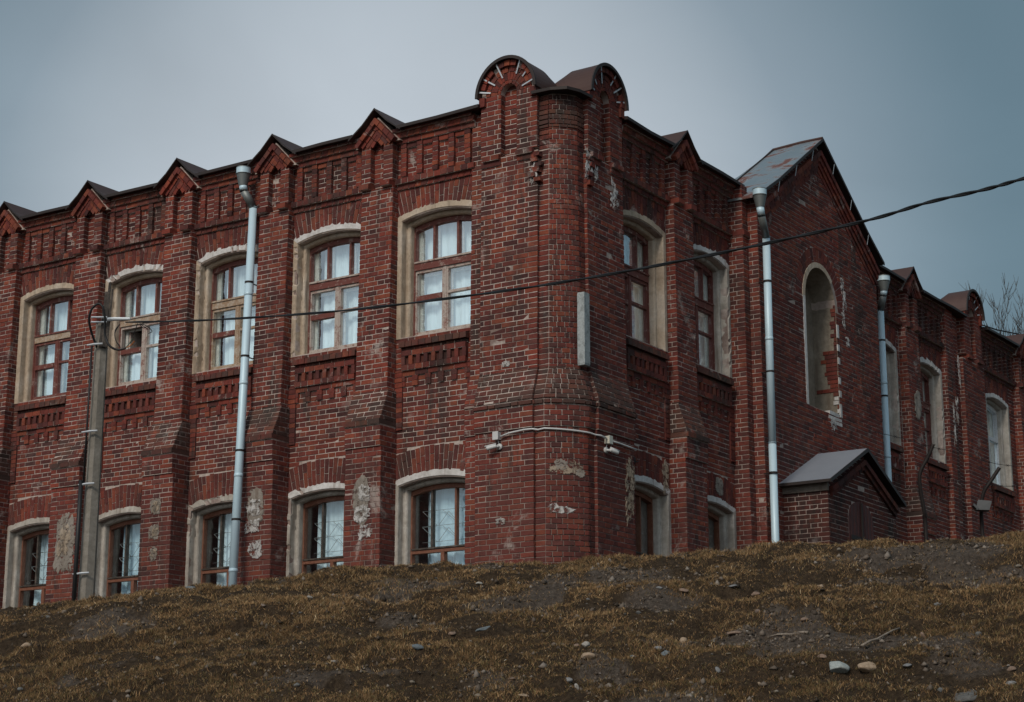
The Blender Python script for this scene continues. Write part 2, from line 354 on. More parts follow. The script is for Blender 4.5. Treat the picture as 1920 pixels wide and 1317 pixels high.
# ------------------------------------------------------------------ building
bld=thing('brick_building','weathered two storey red brick building with rounded corner gables standing on the grassy bank','building',(BC[0],BC[1],ZB),-BA)
OG=(0,0,ZB)
def bpart(mb,name,parent=None,smooth=False,label=None): 
    return mb.build(name,bld if parent is None else parent,OG,smooth,label)
ARC_U=dict(hw=.75,zs=9.06,rise=.12); ARC_G=dict(hw=.75,zs=4.92,rise=.11)
class Arc:
    def __init__(s,hw,zs,rise):
        s.hw,s.zs,s.rise=hw,zs,rise; s.R=(hw*hw+rise*rise)/(2*rise); s.zc=zs+rise-s.R
    def z(s,u,r=0.): 
        rr=s.R-r; return s.zc+math.sqrt(max(rr*rr-u*u,0))
def bay_wall(mb,side,sc,hw,floors):
    """the recessed wall of one bay between pilasters, with real openings"""
    f=fr(side); U=Arc(**ARC_U); G=Arc(**ARC_G)
    D=.50; r=.10
    def strip(s0,s1,z0,z1,d=D): fbox(mb,side,s0,s1,-d,0,z0,z1,'mortar')
    ow=.66
    spans=[]
    if 'G' in floors: spans.append((G,3.05))
    if 'U' in floors: spans.append((U,7.14))
    zlo=2.2
    edges=[]
    for A,zb in spans:
        edges.append((A,zb))
    z=zlo
    for A,zb in edges:
        strip(sc-hw,sc+hw,z,zb)
        top=A.zs+A.rise+.02; spr=A.z(ow,r)
        strip(sc-hw,sc-ow,zb,top); strip(sc+ow,sc+hw,zb,top)
        n=10
        for i in range(n):
            a=-ow+2*ow*i/n; b=-ow+2*ow*(i+1)/n
            za=A.z(a,r); zb_=A.z(b,r)
            mb.hexa([f(sc+a,0,za),f(sc+b,0,zb_),f(sc+b,-D,zb_),f(sc+a,-D,za),f(sc+a,0,top),f(sc+b,0,top),f(sc+b,-D,top),f(sc+a,-D,top)],'mortar')
        z=top
    strip(sc-hw,sc+hw,z,10.46)
    P=lambda u,z:f(sc+u,0,z)
    if 'G' in floors:
        def iv(zm):
            ext=G.z(0)+.42
            if zm<G.zs: return []
            rr=G.R+.40; dz=zm-G.zc
            if dz>=rr: return [(-hw,hw)]
            u=math.sqrt(rr*rr-dz*dz)
            return [(-hw,-u),(u,hw)] if u<hw else []
        # wall between the storeys, with a sunk panel
        rec=(-.60,.60,5.70,6.365)
        sheet(mb,P,4.9,6.61,lambda z:[] if rec[2]<z<rec[3] else iv(z))
        # frame round the panel stands 3 cm proud: side strips, then the panel bricks lie on the wall plane
        sheet(mb,P,rec[2],rec[3],lambda z:[(rec[0]+.0,rec[1])])
        for a,b in ((-hw,rec[0]),(rec[1],hw)):
            fbox(mb,side,sc+a,sc+b,0,.026,rec[2],6.62,'brick'); sheet(mb,lambda u,z:f(sc+u,.026,z),rec[2],6.62,lambda z,a=a,b=b:[(a,b)])
    else:
        sheet(mb,P,2.2,6.61,lambda z:[(-hw,hw)])
    # side strips above, between apron and sill
    sheet(mb,P,6.60,7.14,lambda z:[(-hw,hw)])
def apron(side,sc,hw):
    """corbelled brick apron under an upper window"""
    mb=MB('mortar','brick','soot'); f=fr(side); w=.60
    # toothed row
    for i in range(6):
        a=sc-w+i*.24
        course(mb,side,a-.055 if i else a,a+.055 if i<5 else a,0,.034,6.365,6.44,.2); course(mb,side,a-.055 if i else a,a+.055 if i<5 else a,0,.034,6.445,6.52,.2)
    course(mb,side,sc-w,sc+w,0,.034,6.525,6.602,.262)
    course(mb,side,sc-w,sc+w,0,.075,6.607,6.685,.131)
    fbox(mb,side,sc-w,sc+w,0,.030,6.602,6.95,'dark')
    n=9
    for i in range(n):
        a=sc-w+.005+i*(2*w-.07)/(n-1); fbox(mb,side,a,a+.066,.02,.072,6.69,6.825,'brick',.003)
    course(mb,side,sc-w,sc+w,0,.075,6.83,6.905,.2)
    course(mb,side,sc-w-.02,sc+w+.02,0,.045,6.91,6.955,.262,'soot')
    # sloping sill of dark bricks
    s0,s1=sc-w-.03,sc+w+.03; nb=10
    for i in range(nb):
        a=s0+(s1-s0)*i/nb+.005; b=s0+(s1-s0)*(i+1)/nb-.005; q=lambda:random.uniform(-.004,.004)
        mb.hexa([f(a,.11+q(),6.96),f(b,.11+q(),6.96),f(b,-.2,6.96),f(a,-.2,6.96),f(a,.105+q(),7.045+q()),f(b,.105+q(),7.045+q()),f(b,-.2,7.15),f(a,-.2,7.15)],'soot')
    bpart(mb,'window_apron')
def voussoirs(side,sc,A,top,flat,n=19,mat='brick',w=.75,o=.013):
    mb=MB('mortar',mat); f=fr(side)
    half=math.asin(min(.99,w/(A.R+.15)))
    # mortar bed
    m=16
    for i in range(m):
        a0=-w+2*w*i/m; a1=-w+2*w*(i+1)/m
        t0=top if flat else A.z(a0,-.40); t1=top if flat else A.z(a1,-.40)
        mb.hexa([f(sc+a0,.004,A.z(a0)-.02),f(sc+a1,.004,A.z(a1)-.02),f(sc+a1,-.05,A.z(a1)-.02),f(sc+a0,-.05,A.z(a0)-.02),f(sc+a0,.004,t0),f(sc+a1,.004,t1),f(sc+a1,-.05,t1),f(sc+a0,-.05,t0)],'mortar')
    amax=math.asin(w/A.R)*1.03
    for i in range(n):
        t0=-amax+2*amax*i/n; t1=-amax+2*amax*(i+1)/n; g=.0062
        def pt(t,rad):
            x=rad*math.sin(t); z=A.zc+rad*math.cos(t)
            if flat and z>top: rad=(top-A.zc)/math.cos(t); x=rad*math.sin(t); z=top
            return [max(-w+.003,min(w-.003,x)),z]
        rb=A.R+random.uniform(-.012,.006); rt=A.R+(.62 if flat else .385+random.uniform(-.012,.012))
        if flat: rt=(top-A.zc)/math.cos((t0+t1)/2)
        sp=rb+(rt-rb)*((.64 if i%2 else .36)+random.uniform(-.04,.04))
        for ra,rbb in ((rb,sp-.005),(sp+.005,rt-.004)):
            q=lambda:random.uniform(-.003,.003)
            P4=[pt(t0+g/ra,ra),pt(t1-g/ra,ra),pt(t1-g/rbb,rbb),pt(t0+g/rbb,rbb)]
            if abs(P4[1][0]-P4[0][0])<.015 and abs(P4[2][0]-P4[3][0])<.015: continue
            oo=o+q()
            fv=[f(sc+p[0]+q()*.6,oo+q()*.5,p[1]+q()) for p in P4]; bv=[f(sc+p[0],0,p[1]) for p in P4]
            mb.add(fv+bv,[(0,1,2,3),(0,4,5,1),(1,5,6,2),(2,6,7,3),(3,7,4,0)],mat)
    bpart(mb,'brick_arch')
def surround(side,sc,A,zb,mat,lab=None,rough=1.,cap='white'):
    mb=MB(mat,cap); f=fr(side); hw=A.hw
    prof=[(-.006,0.),(0.,.014),(.082,.016),(.092,.004),(.094,-.105),(.105,-.122),(.12,-.112),(.145,-.112),(.157,-.122),(.165,-.14),(.165,-.31)]
    sd=random.random()*100
    path=[]
    zt=A.z(hw,0)
    N1=34;N2=34
    rows=[]
    for k,(r,o) in enumerate(prof):
        row=[]; hi=hw-r; zs=A.z(hi,r)
        for i in range(N1): row.append((-hi,zb+(zs-zb)*i/N1))
        for i in range(N2+1):
            u=-hi+2*hi*i/N2; row.append((u,A.z(u,r)))
        for i in range(N1): row.append((hi,zs-(zs-zb)*(i+1)/N1))
        rows.append(row)
    vs=[]
    for k,(r,o) in enumerate(prof):
        for i,(u,z) in enumerate(rows[k]):
            j=0.;oo=o
            if 2<=k<=8:
                q=float(fbm(np.array(i*.33+sd+k*.15),np.array(3.3),3,5))-.5
                u+=q*.012*rough; oo+=q*.012*rough
                if rough>1 and k in (2,3,4) and q>.16: oo-=.05; 
            if k<=1:
                q=float(fbm(np.array(i*.9+sd),np.array(1.3),3,9))-.5
                dz=(.055*q+.03*(float(fbm(np.array(i*2.7+sd),np.array(5.3),2,19))-.5))*rough if abs(u)<hw-.02 else 0
                z+=dz+.01*(abs(u)<hw-.02); u=u if abs(u)<hw-.02 else u-math.copysign(max(0,q)*.03*rough,u)
            vs.append(f(sc+u,oo,z))
    n=len(rows[0]); fs=[]; fw=[]
    for k in range(len(prof)-1):
        for i in range(n-1):
            q=(k*n+i,k*n+i+1,(k+1)*n+i+1,(k+1)*n+i)
            (fw if (k in(0,1) and N1+0<=i<N1+N2 and rough>.5) else fs).append(q)
    mb.add(vs,fs,mat)
    b=len(mb.v)-len(vs)
    km=mb.m(cap)
    for q in fw: mb.f.append([b+i for i in q]); mb.mi.append(km)
    bpart(mb,'window_surround',label=lab)
def arch_strip(mb,side,sc,A,r0,r1,o0,o1,mat,n=16,w=None):
    f=fr(side); w=(A.hw-r0) if w is None else w
    for i in range(n):
        a=-w+2*w*i/n; b=-w+2*w*(i+1)/n
        mb.hexa([f(sc+a,o1,A.z(a,r1)),f(sc+b,o1,A.z(b,r1)),f(sc+b,o0,A.z(b,r1)),f(sc+a,o0,A.z(a,r1)),f(sc+a,o1,A.z(a,r0)),f(sc+b,o1,A.z(b,r0)),f(sc+b,o0,A.z(b,r0)),f(sc+a,o0,A.z(a,r0))],mat)
def window_upper(side,sc,fm='frame_red',tm=None,sm=None,vent=None,lab=None,cur='curtain',plastic=False):
    A=Arc(**ARC_U); mb=MB(fm); f0=fr(side); KX=1.095; f=lambda s_,o,z:f0(sc+(s_-sc)*KX,o,z); tm=tm or fm; sm=sm or 'frame_pale'
    zb=7.16; zs=A.z(.585,.165); o1=-.215; o0=-.30
    B=lambda a,b,c,d,m,oo=o1,ob=o0:fbox(mb,side,sc+a*KX,sc+b*KX,ob,oo,c,d,m,.0015)
    B(-.56,-.512,zb,A.z(.585,.165)-.01,fm); B(.512,.56,zb,A.z(.585,.165)-.01,fm)
    arch_strip(mb,side,sc,A,.14,.245,o0,o1,fm,w=.585)
    B(-.512,.512,zb,zb+.055,sm)
    if plastic:
        B(-.512,.512,8.2,8.28,fm); B(-.03,.03,zb,8.2,fm)
    else:
        B(-.512,.512,8.235,8.345,tm,o1+.012); B(-.512,.512,8.345,8.372,sm,o1+.03)
        for u in (-.195,.215): B(u-.018,u+.018,8.37,A.z(u,.24)+.01,fm,o1-.008)
        B(-.028,.028,zb+.055,8.235,sm,o1-.004)
        for s_ in (-1,1):
            a,b=(-.512,-.028) if s_<0 else (.028,.512)
            B(a,a+.024,zb+.055,8.235,sm,o1-.012); B(b-.024,b,zb+.055,8.235,sm,o1-.012)
            B(a+.024,b-.024,zb+.055,zb+.095,sm,o1-.012); B(a+.024,b-.024,8.19,8.235,sm,o1-.012)
            if s_<0: B(a+.024,b-.024,7.745,7.825,fm,o1+.004)
            else: B(a+.024,b-.024,7.80,7.84,sm,o1-.012)
    if vent=='open':  # small top hung leaf swung inwards
        mb.hexa([f(sc-.43,-.34,7.83),f(sc-.40,-.34,7.83),f(sc-.40,-.62,7.83),f(sc-.43,-.62,7.83),f(sc-.43,-.34,8.19),f(sc-.40,-.34,8.19),f(sc-.40,-.62,8.19),f(sc-.43,-.62,8.19)],sm)
    win=bpart(mb,'window',label=lab)
    # panes: one mesh, leaving the open vent free
    g=MB('glass'); og=-.262
    def gq(a,b,c,d): g.add([f(sc+a,og,c),f(sc+b,og,c),f(sc+b,og,d),f(sc+a,og,d)],[(0,1,2,3)],'glass')
    if plastic: gq(-.512,.512,zb+.05,8.22)
    else:
        gq(-.512,0,zb+.05,7.78); gq(0,.512,zb+.05,8.24)
        if vent!='open': gq(-.512,0,7.78,8.24)
    n=12
    for i in range(n):
        a=-.512+.95*i/n; b=-.512+.95*(i+1)/n
        g.add([f(sc+a,og,8.24),f(sc+b,og,8.24),f(sc+b,og,A.z(b,.21)),f(sc+a,og,A.z(a,.21))],[(0,1,2,3)],'glass')
    bpart(g,'pane',win)
    # inner sash, white painted
    ib=MB('inner'); IB=lambda a,b,c,d:fbox(ib,side,sc+a*KX,sc+b*KX,-.37,-.33,c,d,'inner')
    IB(-.56,-.44,zb,8.95); IB(.47,.56,zb,8.95); IB(-.06,.06,zb,8.2); IB(-.47,.47,8.16,8.30); IB(-.23,-.17,8.3,8.9); IB(.18,.24,8.3,8.9); IB(-.47,.47,zb,zb+.06)
    fbox(ib,side,sc-.69,sc-.63,-.5,-.34,zb,8.95,'inner'); fbox(ib,side,sc+.63,sc+.69,-.5,-.34,zb,8.95,'inner'); fbox(ib,side,sc-.63,sc+.63,-.5,-.34,zb-.04,zb,'inner')
    bpart(ib,'inner_sash',win)
    c=MB(cur); n=46; ph=random.random()*6
    cols=[]
    for i in range(n+1):
        u=-.56+1.12*i/n; o=-.42+.014*math.sin(u*34+ph)+.016*math.sin(u*13+ph*2)
        cols.append((u,o))
    for i in range(n):
        (u0,oa),(u1,ob)=cols[i],cols[i+1]
        for za,zc in ((zb-.02,7.81),(7.81,8.22),(8.22,8.98)):
            if vent=='open' and za==7.81 and u1<.02: continue
            if vent=='gap' and u1<-.40: continue
            c.add([f(sc+u0,oa,za),f(sc+u1,ob,za),f(sc+u1,ob,zc),f(sc+u0,oa,zc)],[(0,1,2,3)],cur)
    bpart(c,'curtain',win,True)
def window_lower(side,sc,lab=None,cur=None,dark=False):
    A=Arc(**ARC_G); fm='frame_brown'; mb=MB(fm); f0=fr(side); KX=1.095; f=lambda s_,o,z:f0(sc+(s_-sc)*KX,o,z); zb=3.05; o1=-.215; o0=-.30
    B=lambda a,b,c,d,m=fm,oo=o1,ob=o0:fbox(mb,side,sc+a*KX,sc+b*KX,ob,oo,c,d,m,.0015)
    zt=A.z(.585,.165)
    B(-.56,-.512,zb,zt-.01); B(.512,.56,zb,zt-.01); arch_strip(mb,side,sc,A,.14,.235,o0,o1,fm,w=.585)
    B(-.512,.512,3.845,3.895,fm,o1+.004); B(-.512,.512,3.90,3.925,'oldwood',o1+.022); B(-.03,.03,zb,3.845); B(-.512,.512,zb,zb+.06)
    for u in (-.19,.205): B(u-.015,u+.015,3.925,A.z(u,.23)+.01,'oldwood' if u<0 else fm,o1-.012)
    win=bpart(mb,'window',label=lab)
    g=MB('glass_low'); og=-.262; n=12
    g.add([f(sc-.512,og,zb),f(sc+.512,og,zb),f(sc+.512,og,3.9),f(sc-.512,og,3.9)],[(0,1,2,3)],'glass_low')
    for i in range(n):
        a=-.512+.96*i/n; b=-.512+.96*(i+1)/n
        g.add([f(sc+a,og,3.9),f(sc+b,og,3.9),f(sc+b,og,A.z(b,.20)),f(sc+a,og,A.z(a,.20))],[(0,1,2,3)],'glass_low')
    bpart(g,'pane',win)
    gr=MB('galv_dull'); T=lambda *p:gr.tube([f(sc+u,-.37,z) for u,z in p],.0042,'galv_dull',5)
    for z in (4.03,4.27,4.50): T((-.44,z),(.5,z))
    for k in range(2):
        z=4.03+.24*k
        T((-.44,z+.23),(-.19,z)); T((-.44,z+.23),(-.2,z+.235)); T((-.17,z),(0,z+.2)); T((0,z+.2),(.18,z)); T((.22,z+.23),(.47,z))
        T((-.1,z+.23),(.1,z+.06))
    bpart(gr,'window_grille',win)
    if not dark:
        c=MB(cur or 'curtain'); n=44; a0=-.40; ph=random.random()*6
        cols=[(a0+(.56-a0)*i/n, -.425+.022*math.sin((a0+(.56-a0)*i/n)*30+ph)+.014*math.sin(i*.9+ph)) for i in range(n+1)]
        for i in range(n):
            (u0,oa),(u1,ob)=cols[i],cols[i+1]
            c.add([f(sc+u0,oa,zb),f(sc+u1,ob,zb),f(sc+u1,ob,4.85),f(sc+u0,oa,4.85)],[(0,1,2,3)],cur or 'curtain')
        bpart(c,'curtain',win,True)
def frieze(side,sc,hw,dk=False):
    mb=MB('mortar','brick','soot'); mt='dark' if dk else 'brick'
    s0,s1=sc-hw,sc+hw; f=fr(side)
    fbox(mb,side,s0,s1,0,.012,9.50,10.46,'mortar')
    course(mb,side,s0,s1,0,.045,9.505,9.583,.118,mt,skew=.03)
    course(mb,side,s0,s1,0,.10,9.590,9.672,.131,mt)
    sheet(mb,lambda u,z:f(u,.012,z),9.68,10.22,lambda z:[(s0,s1)],mt)
    n=max(3,int(round((2*hw)/.30))); 
    for i in range(n):
        c=s0+(i+.5)*(2*hw)/n
        fbox(mb,side,c-.046,c+.046,.01,.060,9.70,10.24,'mortar')
        for k in range(7):
            zz=9.70+k*CH; course(mb,side,c-.058,c+.058,.01,.068+random.uniform(-.004,.004),zz+.005,zz+CH-.006,.2,mt)
        # stepped infill at the head of the slot
        course(mb,side,c+.06,c+(2*hw)/n-.06,.01,.055,10.165,10.235,.2,mt) if i<n-1 else None
    fbox(mb,side,s0,s1,0,.078,10.242,10.46,'mortar')
    course(mb,side,s0,s1,.02,.09,10.245,10.318,.262,mt)
    course(mb,side,s0,s1,.02,.135,10.325,10.412,.125,mt,skew=.035)
    course(mb,side,s0,s1,.02,.18,10.418,10.468,.262,mt)
    bpart(mb,'frieze')
# ------------------------------------------------------------------ pilasters, gablets
def pilaster(side,sc,w=.60,base=.0,lower=True,ut=.15,ub=.22,lo=.40,gab=True,lab=None):
    mb=MB('mortar','brick','soot'); f=fr(side); h=w/2
    up=lambda z:base+ut+(ub-ut)*(9.5-z)/3.2
    brickbox(mb,side,sc-h,sc+h,0,up,6.31,9.56)
    # sloping weathered shoulder down to the thicker shaft
    hl=h+.03
    sl=lambda z:base+ub+(lo+.02-base-ub)*(6.31-z)/.48
    brickbox(mb,side,sc-hl,sc+hl,0,sl,5.83,6.31,'soot')
    course(mb,side,sc-hl-.015,sc+hl+.015,0,lo+.05,5.752,5.826,.262,'soot')
    brickbox(mb,side,sc-hl,sc+hl,0,lo+.015,5.42,5.752)
    brickbox(mb,side,sc-hl,sc+hl,0,lo-.015,2.2,5.42)
    if gab:
        t=base+.17
        # corbel blocks and two-legged head with a pointed niche
        for d in (-1,1):
            course(mb,side,sc+d*.205-.10,sc+d*.205+.10,0,t+.075,9.565,9.645,.3)
            brickbox(mb,side,sc+d*.215-.085,sc+d*.215+.085,0,t,9.65,10.30,phase=.1)
        brickbox(mb,side,sc-.14,sc+.14,0,base+.06,9.56,10.46,left=False,right=False)
        # solid triangular gable behind the raking bricks
        for side_ in (0,):
            vs=[f(sc-.42,t-.03,10.30),f(sc+.42,t-.03,10.30),f(sc,t-.03,10.72),f(sc-.42,-.1,10.30),f(sc+.42,-.1,10.30),f(sc,-.1,10.72)]
        # two sloping cheeks leaving the pointed niche open
        for d in (-1,1):
            pts=[(sc+d*.44,10.28),(sc+d*.13,10.28),(sc,10.44),(sc,10.74)]
            n=len(pts); vs=[f(a,t-.01,z) for a,z in pts]+[f(a,-.05,z) for a,z in pts]
            fs=[tuple(range(n)) if d>0 else tuple(range(n))[::-1],tuple(range(n,2*n))]+[(i,(i+1)%n,n+(i+1)%n,n+i) for i in range(n)]
            mb.add(vs,fs,'mortar')
            e=lambda x,z:(sc+d*x,z)
            rake(mb,side,e(.145,10.285),e(.005,10.455),.075,t-.02,t+.012,.11,flip=1 if d>0 else -1)
            for k,oo in ((0,.018),(1,.035),(2,.085)):
                a=.245+k*.075; z0=10.27+k*.012; top=10.555+k*.088-.012*k
                rake(mb,side,e(a,z0+.015),e(.004,top),.076,t-.02,t+oo,.125,flip=1 if d>0 else -1) if k else rake(mb,side,e(.235,10.29),e(.004,10.545),.074,t-.02,t+oo,.16,flip=1 if d>0 else -1)
    pl=bpart(mb,'pilaster',label=lab)
    if gab: gablet_roof(side,sc,base)
    return pl
def gablet_roof(side,sc,base=0.,hw=.50,za=10.86,zb=10.43):
    mb=MB('tin_brown','tin_dark'); f=fr(side); of=base+.265; ob=-1.1; th=.022
    for d in (-1,1):
        j=lambda:random.uniform(-.012,.012)
        n=4
        for i in range(n):
            o0=of+(ob-of)*i/n; o1=of+(ob-of)*(i+1)/n
            # slightly bell-cast slope: apex, middle, eave
            pr=[(0,za),(d*.24,za-.235+j()*.4),(d*hw,zb+j()*.3)]
            for k in range(2):
                (a0,z0),(a1,z1)=pr[k],pr[k+1]
                top=[f(sc+a0,o0,z0),f(sc+a1,o0,z1),f(sc+a1,o1,z1),f(sc+a0,o1,z0)]
                bot=[(p[0],p[1],p[2]-th) for p in top]
                mb.add(top+bot,[(0,1,2,3),(4,7,6,5),(0,4,5,1),(2,6,7,3),(1,5,6,2)],'tin_brown')
    # folded drip edge along the front
    for d in (-1,1):
        pr=[(0,za+.004),(d*.24,za-.231),(d*(hw+.01),zb+.002)]
        for k in range(2):
            (a0,z0),(a1,z1)=pr[k],pr[k+1]
            mb.hexa([f(sc+a0,of+.008,z0-.028),f(sc+a1,of+.008,z1-.028),f(sc+a1,of-.006,z1-.028),f(sc+a0,of-.006,z0-.028),f(sc+a0,of+.008,z0),f(sc+a1,of+.008,z1),f(sc+a1,of-.006,z1),f(sc+a0,of-.006,z0)],'tin_dark')
    bpart(mb,'gablet_roof')
def eave(side,s0,s1,base=0.):
    mb=MB('tin_dark','tin_brown'); f=fr(side); n=max(2,int((s1-s0)/.7)); prev=None
    ws=[random.uniform(-.010,.010) for _ in range(n+1)]
    for i in range(n):
        a=s0+(s1-s0)*i/n; b=s0+(s1-s0)*(i+1)/n; wa,wb=ws[i],ws[i+1]
        o=base+.27
        mb.hexa([f(a,o+wa*.6,10.445+wa),f(b,o+wb*.6,10.445+wb),f(b,-.3,10.47),f(a,-.3,10.47),f(a,o+wa*.6,10.495+wa),f(b,o+wb*.6,10.495+wb),f(b,-.3,10.61),f(a,-.3,10.61)],'tin_dark')
    bpart(mb,'eave_flashing')
# ------------------------------------------------------------------ left front
PIL=[-3.344,-5.440,-7.544,-9.653,-11.765]
BAYS=[-2.30,-4.392,-6.492,-8.60,-10.71]
wl=MB('mortar','brick')
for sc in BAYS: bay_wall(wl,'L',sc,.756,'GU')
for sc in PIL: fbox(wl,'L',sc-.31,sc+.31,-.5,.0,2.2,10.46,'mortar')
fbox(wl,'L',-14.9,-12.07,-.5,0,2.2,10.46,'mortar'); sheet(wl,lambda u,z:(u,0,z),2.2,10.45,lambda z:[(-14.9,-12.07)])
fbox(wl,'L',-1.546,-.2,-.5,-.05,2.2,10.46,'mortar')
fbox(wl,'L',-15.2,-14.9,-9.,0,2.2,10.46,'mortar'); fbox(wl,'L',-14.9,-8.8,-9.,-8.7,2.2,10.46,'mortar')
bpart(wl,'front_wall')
fl=MB('room'); fbox(fl,'L',-14.9,-.5,-8.7,-.5,5.95,6.15,'room'); fbox(fl,'L',-14.9,-.5,-8.7,-.5,2.3,2.5,'room'); fbox(fl,'L',-14.9,-.5,-8.7,-.5,9.9,10.0,'room')
for sc in PIL[:-1]: fbox(fl,'L',sc-.06,sc+.06,-4,-.5,2.5,9.9,'room')
fbox(fl,'L',-14.9,-.5,-4.1,-4.0,2.5,9.9,'room'); bpart(fl,'inner_floor')
for sc in PIL: pilaster('L',sc)
for i,sc in enumerate(BAYS):
    frieze('L',sc,.755); apron('L',sc,.75)
    voussoirs('L',sc,Arc(**ARC_U),9.50,True); voussoirs('L',sc,Arc(**ARC_G),0,False,20)
    surround('L',sc,Arc(**ARC_U),7.12,'plaster',rough=(.6,2.2,1.8,1.4,.6)[i],cap=('plaster','white','white','white','plaster')[i]); surround('L',sc,Arc(**ARC_G),3.0,'plaster_grey',rough=(.6,1.6,1.4,.6,.5)[i],cap=('white','white','plaster_grey','plaster_grey','plaster_grey')[i])
window_upper('L',BAYS[0],lab='window nearest the corner with dark red transom')
window_upper('L',BAYS[1],vent='gap',lab='window with peeling pale sashes behind the thin cable')
window_upper('L',BAYS[2],tm='frame_bare',sm='frame_bare',vent='gap',lab='window with stripped bare wood sashes behind the drainpipe')
window_upper('L',BAYS[3],tm='frame_bare',sm='frame_pale',vent='open',lab='window with one small vent pane hanging open beside the pole')
window_upper('L',BAYS[4],tm='frame_bare',sm='frame_red',lab='window with bare wood transom left of the pole')
for i,sc in enumerate(BAYS): window_lower('L',sc,cur='curtain2' if i in (0,3) else 'curtain')
for a,b in zip([-14.9]+[p+.43 for p in PIL[::-1]],[p-.43 for p in PIL[::-1]]+[-1.36]): eave('L',a,b)
# ------------------------------------------------------------------ rounded corner pier
def oz(z):
    if z>=6.31: return .15+.03*(9.5-z)/3.2
    if z>=5.83: return .18+(.33-.18)*(6.31-z)/.48
    if z>=5.42: return .315
    return .285
cc=np.array([-.20,.20])
def bow(a,R):
    # the corner face is a chamfer bowed slightly outwards; a runs 0..90 degrees
    t=a/(math.pi/2); m=.58
    return (cc[0]+R*((1-m)*math.sin(a)+m*t), cc[1]-R*((1-m)*math.cos(a)+m*(1-t)))
def cpath(z,o=None):
    o=oz(z) if o is None else o; i=o-.05
    p=[(-1.37,-.0),(-1.37,-o),(-.37,-o),(-.37,-i),(-.20,-i)]
    for k in range(1,9):
        p.append(bow(R_(90*k/8),.19+i))
    p+=[(i,.37),(o,.37),(o,1.42),(0,1.42)]
    return p
cm=MB('mortar','brick','soot','dark')
lev=[(2.2,.285),(5.42,.285),(5.42,.315),(5.83,.315),(5.83,.33),(6.31,.18),(9.62,.15)]
rows=[cpath(0,o) for z,o in lev]; n=len(rows[0])
vs=[(p[0],p[1],z) for (z,o),r in zip(lev,rows) for p in r]
fs=[(k*n+i,k*n+i+1,(k+1)*n+i+1,(k+1)*n+i) for k in range(len(lev)-1) for i in range(n-1)]
fs.append(tuple((len(lev)-1)*n+i for i in range(n)))
cm.add(vs,fs,'mortar')
def corner_sheets(mb,z0,z1,mat,core_only=False,t=.006):
    i_=lambda z:oz(z)-.05
    ra=.33
    arcP=lambda u,z:(*bow(u/ra,.2+i_(z)),z)
    if not core_only:
        sheet(mb,lambda u,z:(u,-oz(z),z),z0,z1,lambda z:[(-1.37,-.365)],mat,t=t)
        sheet(mb,lambda u,z:(-.37,u,z),z0,z1,lambda z:[(-oz(z),-i_(z))],mat,t=t)
        sheet(mb,lambda u,z:(u,.37,z),z0,z1,lambda z:[(i_(z),oz(z))],mat,t=t)
        sheet(mb,lambda u,z:(oz(z),u,z),z0,z1,lambda z:[(.365,1.42)],mat,phase=.12,t=t)
        sheet(mb,lambda u,z:(-u,1.42,z),z0,z1,lambda z:[(-oz(z),0)],mat,t=t)
        sheet(mb,lambda u,z:(-1.37,-u,z),z0,z1,lambda z:[(0,oz(z))],mat,t=t)
    sheet(mb,lambda u,z:(u,-i_(z),z),z0,z1,lambda z:[(-.37,-.205)],mat,t=t)
    sheet(mb,arcP,z0,z1,lambda z:[(0,ra*math.pi/2)],mat,maxlen=.135,t=t)
    sheet(mb,lambda u,z:(i_(z),u,z),z0,z1,lambda z:[(.205,.37)],mat,t=t)
corner_sheets(cm,2.2,5.75,'brick'); corner_sheets(cm,5.83,6.31,'soot'); corner_sheets(cm,6.31,9.62,'brick')
corner_sheets(cm,5.752,5.828,'soot',t=.035)
corner_sheets(cm,9.62,9.95,'brick',True); 
# core above the piers
top=[(-.45,.1),(-.45,-.08),(-.2,-.08)]+[bow(R_(90*k/8),.29) for k in range(1,9)]+[(.08,.45),(-.1,.45)]
nt=len(top); cm.add([(x,y,9.62) for x,y in top]+[(x,y,10.5) for x,y in top],[(i,(i+1)%nt,nt+(i+1)%nt,nt+i) for i in range(nt)]+[tuple(range(nt,2*nt))],'mortar')
corner_sheets(cm,9.95,10.23,'soot',True,t=.02); corner_sheets(cm,10.23,10.48,'dark',True,t=.012)
# a few broken bricks where the pier heads are damaged
for a,z,o in ((-.43,9.30,.03),(-.40,9.38,.02),(-.46,9.46,.035),(-.42,9.54,.03),(-.50,9.23,.05),(-.41,9.15,.04)):
    fbox(cm,'L',a,a+.11,.1,.17+o,z-.035,z+.032,'brick',.012)
for a,z,o in ((.38,9.30,.02),(.44,9.46,.03),(.37,9.15,.05),(.40,9.55,.03)):
    fbox(cm,'R',a,a+.11,.1,.17+o,z-.035,z+.032,'brick',.012)
